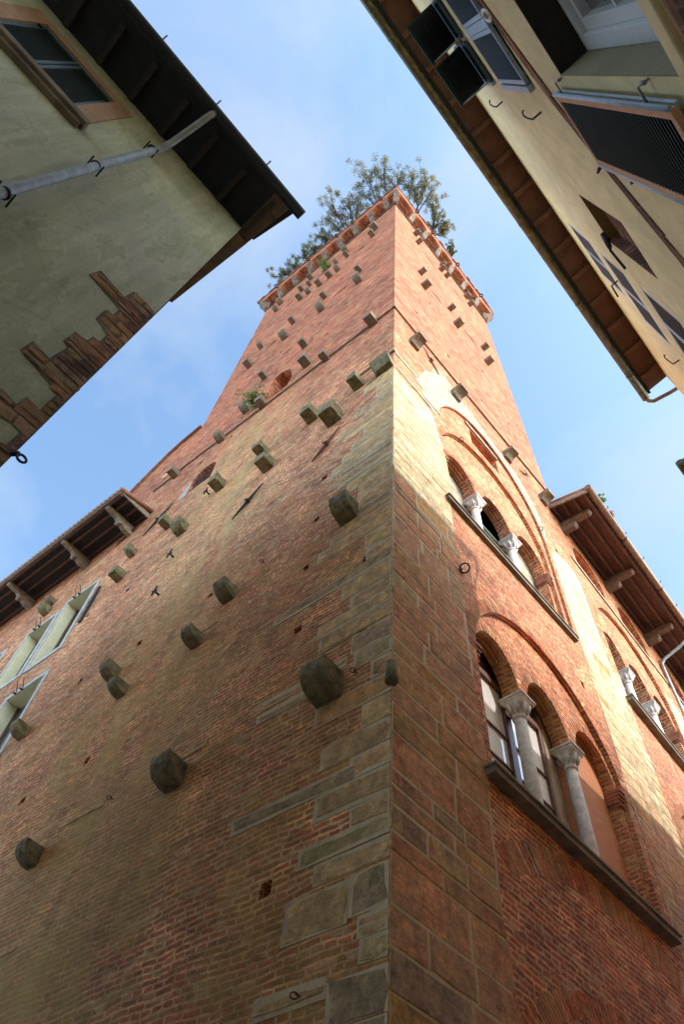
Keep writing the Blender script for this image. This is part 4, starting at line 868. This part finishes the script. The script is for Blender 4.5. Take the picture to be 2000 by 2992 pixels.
# eaves
e = MB(); e.prism([V((-16, -0.5, HZ+0.20)), V((-4.50, -0.5, HZ+0.20)), V((-4.36, -1.42, HZ-0.02)), V((-16, -1.42, HZ-0.02))], [V((-16, -0.5, HZ+0.25)), V((-4.50, -0.5, HZ+0.25)), V((-4.36, -1.42, HZ+0.03)), V((-16, -1.42, HZ+0.03))])
# main roof plane continuing behind
for s1 in (0, 1):
    zz = 0.05*s1
e.prism([V((-16, -0.5, HZ+0.20)), V((-4.76, -0.5, HZ+0.20)), V((-4.76, 5.2, HZ+2.1)), V((-16, 5.2, HZ+2.1))], [V((-16, -0.5, HZ+0.26)), V((-4.76, -0.5, HZ+0.26)), V((-4.76, 5.2, HZ+2.16)), V((-16, 5.2, HZ+2.16))])
e.prism([V((-16, 11.3, HZ+0.1)), V((-4.76, 11.3, HZ+0.1)), V((-4.76, 5.2, HZ+2.1)), V((-16, 5.2, HZ+2.1))], [V((-16, 11.3, HZ+0.16)), V((-4.76, 11.3, HZ+0.16)), V((-4.76, 5.2, HZ+2.16)), V((-16, 5.2, HZ+2.16))])
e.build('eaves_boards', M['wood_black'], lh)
x = -15.5; xs = [-4.72-0.655*k for k in range(18)]
for x in xs:
    r_ = MB(); r_.prism([V((x-0.045, -0.48, HZ+0.10)), V((x-0.045, -1.25, HZ-0.08)), V((x-0.045, -1.25, HZ+0.0)), V((x-0.045, -0.48, HZ+0.19))], [V((x+0.045, -0.48, HZ+0.10)), V((x+0.045, -1.25, HZ-0.08)), V((x+0.045, -1.25, HZ+0.0)), V((x+0.045, -0.48, HZ+0.19))])
    r_.build('rafter', M['wood_dark'], lh)
gt = MB(); gt.box(Fr((0, 0, 0), (1, 0, 0), (0, -1, 0)), -16, -4.25, 1.38, 1.52, HZ-0.07, HZ+0.05); gt.tube([V((-16, -1.47, HZ-0.0)), V((-4.25, -1.47, HZ-0.0))], 0.085, 12)
go_ = gt.build('gutter', M['wood_black'], lh)
gt = MB()
for k in range(8): gt.tube([V((-5.2-1.15*k, -1.5, HZ)), V((-5.2-1.15*k, -1.62, HZ+0.07)), V((-5.2-1.15*k, -1.62, HZ+0.11))], 0.012, 5)
gt.build('gutter_clip', M['iron'], go_)
# verge tiles along the flank
t_ = MB(); y = -1.40; n_ = 0
while y < 1.5:
    zb = HZ-0.06+(y+1.42)*0.25 if y < -0.5 else HZ+0.12+(y+0.5)*0.325
    ox = -4.46-0.23*(y+1.4)/2.9
    t_.tube([V((ox-0.06, y, zb+0.06)), V((ox-0.08, y+0.38, zb+0.06+0.38*0.30))], [0.06, 0.05], 8)
    P0 = [V((-4.80, y, zb)), V((ox, y, zb)), V((ox-0.03, y+0.36, zb+0.10)), V((-4.80, y+0.36, zb+0.10))]
    t_.prism(P0, [p+V((0, 0, 0.035)) for p in P0]); y += 0.34; n_ += 1
t_.build('verge_tiles', M['tile_dark'], lh)
t_ = MB(); x = -15.9
while x < -4.86: t_.tube([V((x, -1.44, HZ+0.10)), V((x, -0.5, HZ+0.33)), V((x, 5.2, HZ+2.2))], 0.08, 6); x += 0.22
t_.build('roof_tiles', M['tile_dark'], lh)
# downpipe
pt = MB(); pt.tube([V((-6.28, -1.44, HZ-0.05)), V((-6.29, -1.40, HZ-0.14)), V((-6.33, -1.10, HZ-0.34)), V((-6.38, -0.75, HZ-0.58)), V((-6.41, -0.62, HZ-0.75)), V((-6.43, -0.59, HZ-1.0)), V((-6.47, -0.59, 9)), V((-6.52, -0.59, 0.1))], 0.055, 14)
po = pt.build('downpipe', M['zinc'], lh)
for z in (13.45, 11.1, 8.7, 6.3): pt = MB(); pt.tube([V((-6.46, -0.59, z)), V((-6.46, -0.59, z+0.04))], 0.064, 14); pt.tube([V((-6.54, -0.5, z+0.02)), V((-6.54, -0.66, z+0.02))], 0.012, 6); pt.tube([V((-6.38, -0.5, z+0.02)), V((-6.38, -0.66, z+0.02))], 0.012, 6); pt.build('pipe_clamp', M['iron'], po)
m_ = MB(); c = V((-4.72, -0.55, 5.92)); m_.tube([c+V((0.035*cos(a), -0.02, 0.035*sin(a))) for a in [2*pi*k/16 for k in range(17)]], 0.010, 6, False); m_.tube([V((-4.85, -0.45, 5.95)), c+V((-0.03, 0, 0.05))], 0.02, 6); m_.build('iron_ring', M['iron'], lh)

# ================================================================== RIGHT HOUSE (cream render)
rh = thing('cream_house', 'cream rendered house close overhead with open shutters and long gutter', 'house', (-2, -8, 0))
GZ = 17.0; GX1 = 3.5
holes = []; dep = []; cap = []
H(rect(-5.75, -3.99, 5.16, 7.80), 0.30, False)              # big lower window
H(rect(-5.10, -3.92, 9.35, 11.36), 0.10, True)            # shuttered window
H(rect(-5.10, -3.92, 12.30, 14.3), 0.10, True)             # flap shutter window
H(rect(-2.34, -1.60, 9.40, 11.40), 0.13, False)              # blocked niche
H(rect(-0.95, 0.25, 14.15, 15.75), 0.10, True); H(rect(-0.88, 0.55, 12.2, 13.55), 0.10, True); H(rect(-0.9, 0.4, 9.8, 11.35), 0.10, True)
wl = MB(); wl.plate(GF, rect(-16, GX1, 0, GZ+0.12), holes, 0, dep, cap)
wl.add([V((GX1, -4.84, 0)), V((GX1, -14, 0)), V((GX1, -14, GZ+0.1)), V((GX1, -9.4, GZ+1.6)), V((GX1, -4.84, GZ+0.12))], [(0, 1, 2, 3, 4)])
wl.add([V((-16, -14, 0)), V((GX1, -14, 0)), V((GX1, -14, GZ+0.1)), V((-16, -14, GZ+0.1))], [(0, 1, 2, 3)]); wl.add([V((-16, -4.84, 0)), V((-16, -14, 0)), V((-16, -14, GZ+0.1)), V((-16, -4.84, GZ+0.1))], [(0, 1, 2, 3)])
wl.build('wall', M['plaster_cream'], rh)
# lower wall of bare brick under the moulded band
b_ = MB(); b_.plate(GF, rect(-16, -3.0, 0, 4.95), [], 0.012); b_.build('brick_ground_storey', M['brick_old'], rh)
b_ = MB(); b_.box(GF, -6.2, -3.96, -0.05, 0.03, 4.98, 5.13); b_.build('sill_band', M['plaster_cream'], rh, bevel=0.01)
# strip of bare brick climbing across the facade
b_ = MB(); bl_ = [(-5.6, 9.72), (-4.74, 9.36), (-3.81, 8.95), (-3.2, 8.45), (-2.6, 7.9), (-2.32, 7.62), (-1.9, 7.5), (-0.5, 7.3), (3.4, 7.2)]
for (u0, z0), (u1, z1) in zip(bl_[:-1], bl_[1:]):
    b_.prism([GF.p(u0, -0.02, z0), GF.p(u1, -0.02, z1), GF.p(u1, -0.02, z1-0.30), GF.p(u0, -0.02, z0-0.20)], [GF.p(u0, 0.012, z0), GF.p(u1, 0.012, z1), GF.p(u1, 0.012, z1-0.30), GF.p(u0, 0.012, z0-0.20)])
b_.build('bare_brick_strip', M['brick_old'], rh)
# big window: reveal, frame
r = MB(); x0, x1, z0, z1 = -5.75, -3.99, 5.16, 7.80
r.box(GF, x1-0.012, x1-0.002, -0.30, -0.002, z0+0.002, z1-0.002)
wo = r.build('window_reveal', M['olive'], rh)
r = MB(); r.box(GF, x0+0.002, x0+0.012, -0.30, -0.002, z0+0.002, z1-0.002); r.build('window_reveal', M['olive'], rh)
r = MB(); r.box(GF, x0+0.012, x1-0.012, -0.30, -0.002, z1-0.012, z1-0.002); r.build('soffit', M['wood_dark'], wo)
f = MB()
for (a, b, c, d, n0, n1_) in ((x1-0.13, x1-0.012, z0, z1, -0.32, -0.22), (x0, x0+0.12, z0, z1, -0.32, -0.22), (x0, x1-0.13, z1-0.12, z1-0.015, -0.32, -0.22), (x0, x1-0.13, z0, z0+0.12, -0.32, -0.22),
                         (x1-0.22, x1-0.13, z0+0.12, z1-0.12, -0.34, -0.26), (x0+0.12, x1-0.22, z1-0.20, z1-0.12, -0.34, -0.26), (x0+0.12, x1-0.22, z0+0.12, z0+0.20, -0.34, -0.26), (-4.93, -4.81, z0+0.12, z1-0.12, -0.34, -0.24)): f.box(GF, a, b, n0, n1_, c, d)
f2 = f.build('window', M['white_paint'], rh, bevel=0.006)
f = MB()
for z in (5.98, 6.83): f.box(GF, x0+0.12, x1-0.22, -0.325, -0.285, z-0.02, z+0.02)
f.build('muntin', M['white_paint'], f2)
f = MB(); f.box(GF, x0+0.1, x1-0.2, -0.335, -0.327, z0+0.1, z1-0.1); f.build('pane', M['glass'], f2)
f = MB(); f.box(GF, x0-0.1, x1+0.1, -1.0, -0.9, z0-0.1, z1+0.1); f.build('inner_wall', M['dark_room'], rh)
# louvred leaf folded back on the wall right of the big window
def leaf(u0, u1, z0, z1, n):
    o = louvre(rh, GF, u0, u1, z0, z1, n, M['shutter_green'], M['primer'], 44, 0.055)
    e_ = MB()
    e_.tube([GF.p(u0-0.006, n+0.02, z0), GF.p(u0-0.006, n+0.02, z1)], 0.014, 8); e_.box(GF, u0-0.014, u0+0.002, n-0.025, n-0.005, z0, z1)
    e_.tube([GF.p(u1+0.006, n+0.018, z0), GF.p(u1+0.006, n+0.018, z1)], 0.012, 8); e_.build('metal_edge', M['frame_blue'], o)
    k = MB()
    for z in (z0+0.35, z1-0.3): k.tube([GF.p(u0-0.10, -0.01, z), GF.p(u0-0.10, n+0.01, z), GF.p(u0, n+0.01, z)], 0.007, 7); k.tube([GF.p(u0-0.10, n-0.02, z-0.02), GF.p(u0-0.10, n-0.02, z+0.035)], 0.012, 8)
    k.build('hinge_pin', M['zinc'], o); return o
leaf(-3.88, -3.24, 5.35, 8.10, 0.045)
k = MB(); k.tube([GF.p(-3.2, -0.01, 8.14), GF.p(-3.2, 0.07, 8.16), GF.p(-3.2, 0.10, 8.08), GF.p(-3.23, 0.08, 8.02)], 0.012, 7); k.tube([GF.p(-3.2, -0.01, 7.2), GF.p(-3.2, 0.07, 7.22), GF.p(-3.23, 0.07, 7.15)], 0.010, 7); k.build('shutter_hook', M['iron'], rh)
# closed shutters with blue grey frames
louvre(rh, GF, -5.08, -4.62, 9.38, 11.34, 0.03, M['shutter_blue'], M['frame_blue'], 36, 0.045); louvre(rh, GF, -4.52, -3.94, 9.38, 11.34, 0.03, M['shutter_blue'], M['frame_blue'], 36, 0.045)
k = MB(); k.box(GF, -4.615, -4.525, 0.0, 0.05, 9.38, 11.34); k.build('shutter_post', M['frame_blue'], rh)
# upper shutters with hinged lower flaps pushed out
for (u0, u1) in ((-5.10, -4.55), (-4.50, -3.93)):
    o = louvre(rh, GF, u0, u1, 12.32, 14.28, 0.03, M['shutter_green'], M['shutter_blue'], 30, 0.045)
    fl = MB(); a0, a1 = GF.p(u0, 0.06, 12.95), GF.p(u1, 0.06, 12.95); b0, b1 = GF.p(u0, 0.47, 12.52), GF.p(u1, 0.47, 12.52); nn = V((0, 0.72, 0.69))*0.022
    fl.prism([a0, a1, b1, b0], [a0+nn, a1+nn, b1+nn, b0+nn]); fo2 = fl.build('hinged_flap', M['shutter_green'], o, bevel=0.003)
    sl = MB()
    for i in range(14):
        t = 0.06+0.88*i/14; p0 = a0.lerp(b0, t); p1 = a1.lerp(b1, t); p0 = p0+GF.U*0.04; p1 = p1-GF.U*0.04
        sl.tube([p0-nn*0.4, p1-nn*0.4], 0.009, 5)
    sl.build('louvres', M['wood_black'], fo2)
    st = MB(); st.tube([GF.p(u1-0.02, 0.02, 12.4), GF.p(u1-0.02, 0.44, 12.54)], 0.010, 6); st.build('flap_stay', M['frame_blue'], fo2)
k = MB(); k.box(GF, -3.93, -3.88, 0.0, 0.05, 12.3, 14.3); k.box(GF, -3.92, -3.86, 0.01, 0.06, 9.35, 11.36); k.build('shutter_frame_edge', M['frame_blue'], rh)
# niche
b_ = MB(); b_.box(GF, -2.339, -1.601, -0.14, -0.128, 9.4, 11.4); b_.box(GF, -1.612, -1.602, -0.127, 0.0, 9.402, 11.398); b_.box(GF, -2.338, -2.328, -0.127, 0.0, 9.402, 11.398); b_.build('niche_brick', M['brick_old'], rh)
b_ = MB(); b_.box(GF, -2.327, -1.613, -0.127, 0.0, 11.386, 11.398); b_.build('niche_soffit', M['ochre'], rh)
k = MB(); k.tube([GF.p(-1.66, -0.01, 11.36), GF.p(-1.55, 0.06, 11.25), GF.p(-1.35, 0.06, 10.95)], 0.018, 6); k.tube([GF.p(-1.75, 0.02, 11.38), GF.p(-1.6, 0.05, 11.2)], 0.03, 6); k.build('iron_bracket', M['iron'], rh)
for (u0, u1, z0, z1) in ((-0.94, 0.24, 14.16, 15.74), (-0.87, 0.54, 12.21, 13.54), (-0.89, 0.39, 9.81, 11.34)):
    um = (u0+u1)/2
    louvre(rh, GF, u0, um-0.01, z0, z1, -0.02, M['shutter_blue'], M['frame_blue'], 22, 0.04); louvre(rh, GF, um+0.01, u1, z0, z1, -0.02, M['shutter_blue'], M['frame_blue'], 22, 0.04)
k = MB()
k.tube([GF.p(-0.25, 0, 13.7), GF.p(-0.25, 0.12, 13.68), GF.p(-0.1, 0.14, 13.5)], 0.014, 6); k.build('shutter_hook', M['iron'], rh)
for (u, z) in ((-3.59, 13.04), (-3.58, 9.99), (0.88, 12.41), (1.25, 11.9)):
    k = MB(); k.tube([GF.p(u, -0.01, z), GF.p(u, 0.10, z)], 0.011, 7)
    k.tube([GF.p(u, 0.10, z), GF.p(u-0.02, 0.12, z+0.16), GF.p(u-0.05, 0.13, z+0.24), GF.p(u-0.09, 0.12, z+0.25), GF.p(u-0.10, 0.11, z+0.20)], 0.009, 7); k.build('shutter_hook', M['iron'], rh)
# plaque oval at the top
k = MB(); c = GF.p(-4.62, 0.05, 8.9); k.tube([c+V((0.05*cos(a), 0.02, 0.16*sin(a))) for a in [2*pi*i/20 for i in range(21)]], 0.012, 7, False); k.build('cable_loop', M['white_paint'], rh)
# eaves
e = MB(); e.prism([V((-16, -4.84, GZ+0.14)), V((GX1+0.02, -4.84, GZ+0.14)), V((GX1+0.02, -4.30, GZ+0.02)), V((-16, -4.30, GZ+0.02))], [V((-16, -4.84, GZ+0.18)), V((GX1+0.02, -4.84, GZ+0.18)), V((GX1+0.02, -4.30, GZ+0.06)), V((-16, -4.30, GZ+0.06))])
e.build('eaves_boards', M['soffit'], rh)
for k_ in range(26):
    x = 3.13-0.69*k_
    r_ = MB(); r_.prism([V((x-0.05, -4.82, GZ+0.03)), V((x-0.05, -4.40, GZ-0.05)), V((x-0.05, -4.40, GZ+0.03)), V((x-0.05, -4.82, GZ+0.13))], [V((x+0.05, -4.82, GZ+0.03)), V((x+0.05, -4.40, GZ-0.05)), V((x+0.05, -4.40, GZ+0.03)), V((x+0.05, -4.82, GZ+0.13))])
    r_.build('rafter', M['soffit'], rh, bevel=0.005)
gt = MB(); gt.tube([V((-16, -4.25, GZ-0.02)), V((3.62, -4.25, GZ-0.02))], 0.085, 14)
go_ = gt.build('gutter', M['copper'], rh)
gt = MB()
for k_ in range(9): gt.tube([V((2.9-2.05*k_, -4.25, GZ-0.02)), V((2.93-2.05*k_, -4.25, GZ-0.02))], 0.092, 14)
gt.build('gutter_joint', M['copper'], go_)
e = MB(); e.box(Fr((0, 0, 0), (1, 0, 0), (0, 1, 0)), -16, 3.55, -4.40, -4.34, GZ-0.03, GZ+0.10); e.build('fascia', M['wood_black'], rh)
pt = MB(); pt.tube([V((3.60, -4.25, GZ-0.06)), V((3.62, -4.26, GZ-0.16)), V((3.66, -4.34, GZ-0.22)), V((3.66, -4.70, GZ-0.30)), V((3.60, -4.92, GZ-0.42)), V((3.56, -4.96, GZ-0.7)), V((3.56, -4.96, 0.1))], 0.042, 12); pt.build('downpipe', M['copper_warm'], rh)
rf = MB(); rf.prism([V((-16, -4.3, GZ+0.08)), V((GX1+0.03, -4.3, GZ+0.08)), V((GX1+0.03, -9.4, GZ+1.6)), V((-16, -9.4, GZ+1.6))], [V((-16, -4.3, GZ+0.14)), V((GX1+0.03, -4.3, GZ+0.14)), V((GX1+0.03, -9.4, GZ+1.66)), V((-16, -9.4, GZ+1.66))])
rf.prism([V((-16, -14.3, GZ+0.08)), V((GX1+0.03, -14.3, GZ+0.08)), V((GX1+0.03, -9.4, GZ+1.6)), V((-16, -9.4, GZ+1.6))], [V((-16, -14.3, GZ+0.14)), V((GX1+0.03, -14.3, GZ+0.14)), V((GX1+0.03, -9.4, GZ+1.66)), V((-16, -9.4, GZ+1.66))])
rf.build('roof', M['tile_dark'], rh)

# ================================================================== LOWER HOUSE beyond
nh = thing('low_neighbour_house', 'lower house beyond the cream one, only its dark eaves corner showing at the right edge', 'house', (10, -8, 0))
NZ = 14.0
wl = MB(); wl.box(Fr((0, 0, 0), (1, 0, 0), (0, -1, 0)), 3.62, 26, 4.6, 13, 0, NZ); wl.build('wall', M['plaster_cream'], nh)
e = MB(); e.prism([V((3.52, -4.05, NZ-0.04)), V((26, -4.05, NZ-0.04)), V((26, -8.8, NZ+1.5)), V((3.52, -8.8, NZ+1.5))], [V((3.52, -4.05, NZ+0.06)), V((26, -4.05, NZ+0.06)), V((26, -8.8, NZ+1.6)), V((3.52, -8.8, NZ+1.6))]); e.build('roof', M['tile_dark'], nh)
gt = MB(); gt.tube([V((3.48, -4.03, NZ-0.02)), V((26, -4.03, NZ-0.02))], 0.08, 12); gt.build('gutter', M['copper'], nh)
r_ = MB()
for k_ in range(20): r_.box(Fr((0, 0, 0), (1, 0, 0), (0, -1, 0)), 3.7+0.7*k_, 3.8+0.7*k_, 4.15, 4.62, NZ-0.10, NZ-0.02)
r_.build('rafter_ends', M['wood_dark'], nh)

# ================================================================== TREES AND PLANTS
def leaves(mb, c, rad, n, size, flat=0.8):
    for _ in range(n):
        d_ = V((random.gauss(0, 1), random.gauss(0, 1), random.gauss(0, flat))); d_ = d_*(rad/2.0)
        if d_.length > rad*1.35: continue
        p = c+d_; a = V((random.uniform(-1, 1), random.uniform(-1, 1), random.uniform(-1, 1))).normalized(); b = a.orthogonal().normalized()
        s = size*random.uniform(0.6, 1.3); m_ = len(mb.v)
        mb.v += [p-a*s, p+b*s*0.45, p+a*s, p-b*s*0.45]; mb.f.append([m_, m_+1, m_+2, m_+3]); mb.c.append((1, 1, 1)); mb.sm.append(False)
def tree(name, label, base, tips, crown_r, mat, density=95, twig=0.16):
    t = thing(name, label, 'tree', base, 'trees growing on the tower roof')
    tk = MB(); lf = MB(); b = V(base)
    fork = b+V((0, 0, 1.3))
    cen = sum((V(q) for q in tips), V())/len(tips); fork += (cen-fork)*0.25
    tk.tube([b, b+(fork-b)*0.5+V((0.08, 0, 0)), fork], [0.13, 0.10, 0.085], 8)
    for q in tips:
        q = V(q); mid = fork.lerp(q, 0.5)+V((random.uniform(-.25, .25), random.uniform(-.25, .25), random.uniform(0, .3)))
        tk.tube([fork, mid, q], [0.06, 0.04, 0.018], 6)
        for k in range(14):
            e_ = q+V((random.gauss(0, 1), random.gauss(0, 1), random.gauss(0, 0.7)))*crown_r*0.55
            s0 = mid.lerp(q, random.uniform(0.1, 1.0)); m2 = s0.lerp(e_, 0.5)+V((random.uniform(-.1, .1),)*3)
            tk.tube([s0, m2, e_], [0.022, 0.014, 0.006], 4, False)
            leaves(lf, e_, crown_r*0.27, int(density*1.3), 0.052); leaves(lf, m2, crown_r*0.2, density//3, 0.05)
    tk.build('trunk', M['bark'], t); lf.build('crown', mat, t)
TT = 46.62
tree('holm_oak', 'tallest open crowned oak rising over the parapet left of the tower corner', (1.4, 1.8, TT), [(-1.8, 0.7, 50.5), (-1.3, -0.1, 50.6), (-0.25, -0.4, 50.7), (-1.3, 1.6, 50.3), (-0.4, 0.9, 50.6), (0.2, 0.2, 50.6)], 0.85, M['leaf'], 62)
tree('holm_oak', 'feathery oak crown rising directly right of the tower corner', (2.0, 0.9, TT), [(0.1, -1.3, 50.6), (0.8, -1.75, 50.5), (1.45, -1.7, 50.3), (0.95, -1.0, 50.3)], 0.74, M['leaf_mid'], 60)
tree('holm_oak', 'oak leaning over the right parapet with its branch reaching towards the pale sky', (3.6, 1.0, TT), [(2.2, -1.35, 49.6), (3.05, -1.35, 49.4), (2.8, -0.7, 49.5), (3.6, -1.0, 49.2)], 0.62, M['leaf_mid'], 55)
tree('holm_oak', 'darker oak leaning left of the tallest tree above the middle of the parapet', (1.2, 3.9, TT), [(-2.0, 3.4, 49.8), (-1.5, 2.5, 49.9), (-1.3, 4.1, 49.7), (-0.8, 3.4, 49.8), (-0.8, 2.4, 49.8)], 0.74, M['leaf'], 62)
tree('holm_oak', 'light yellow green oak above the opening in the left parapet', (0.9, 6.2, TT), [(-1.0, 6.7, 49.0), (-1.0, 5.9, 49.1), (-0.85, 5.3, 49.2), (-1.0, 4.8, 49.1)], 0.66, M['leaf_yellow'], 65)
tree('holm_oak', 'small dark oak farthest left near the end of the parapet', (0.8, 8.2, TT), [(-1.15, 8.6, 48.6), (-1.1, 8.0, 48.7), (-1.0, 7.5, 48.7)], 0.55, M['leaf'], 62)
tree('holm_oak', 'tuft of oak foliage peeping over the far right end of the parapet', (5.8, 1.2, TT), [(4.5, -0.75, 48.9), (4.85, -0.7, 48.7)], 0.24, M['leaf'], 26)
def weed(name, label, c, n, r, h, mat, cat='plant', out_=V((0, 0, 0)), ls=0.055, nl=12):
    t = thing(name, label, cat, c); st = MB(); lf = MB(); c = V(c)
    for _ in range(n):
        e_ = c+V((random.gauss(0, r), random.gauss(0, r), random.uniform(0.3, 1.0)*h))+out_*random.uniform(0.3, 1)
        mid = c.lerp(e_, 0.55)+V((0, 0, h*0.12)); st.tube([c, mid, e_], [0.012, 0.009, 0.004], 4, False); leaves(lf, e_, r*0.55, nl, ls); leaves(lf, mid, r*0.4, nl//2, ls)
    st.build('stem', mat, t); lf.build('foliage', mat, t)
weed('wild_shrub', 'bright green bush growing from the broken hole in the tower wall', tuple(LF.p(5.6, 0.0, 24.7)), 80, 0.16, 0.45, M['weed'], 'bush', LF.N*0.35+LF.U*0.40, 0.05, 12)
weed('wall_weed', 'green weed clinging between the small corbels under the parapet', tuple(LF.p(4.6, 0.05, 41.9)), 40, 0.22, 0.5, M['weed'], 'plant', LF.N*0.3)
weed('gutter_weed', 'small green plant growing in the brown gutter', tuple(WF.p(0.35, 1.42, EZ2+0.12)), 16, 0.08, 0.35, M['weed'], 'plant', WF.N*0.08)
t = thing('grass_tuft', 'round tuft of dry brown grass on the brown gutter beside a green plant', 'plant', tuple(WF.p(0.95, 1.45, EZ2+0.15)))
lf = MB()
for _ in range(420):
    d_ = V((random.gauss(0, 1), random.gauss(0, 1), random.gauss(0, 1))).normalized(); c = WF.p(0.95, 1.50, EZ2+0.20); e_ = c+d_*random.uniform(0.12, 0.21); s2 = d_.orthogonal()*0.006
    m_ = len(lf.v); lf.v += [c-s2, c+s2, e_]; lf.f.append([m_, m_+1, m_+2]); lf.c.append((1, 1, 1)); lf.sm.append(False)
lf.build('blades', M['dry_weed'], t)
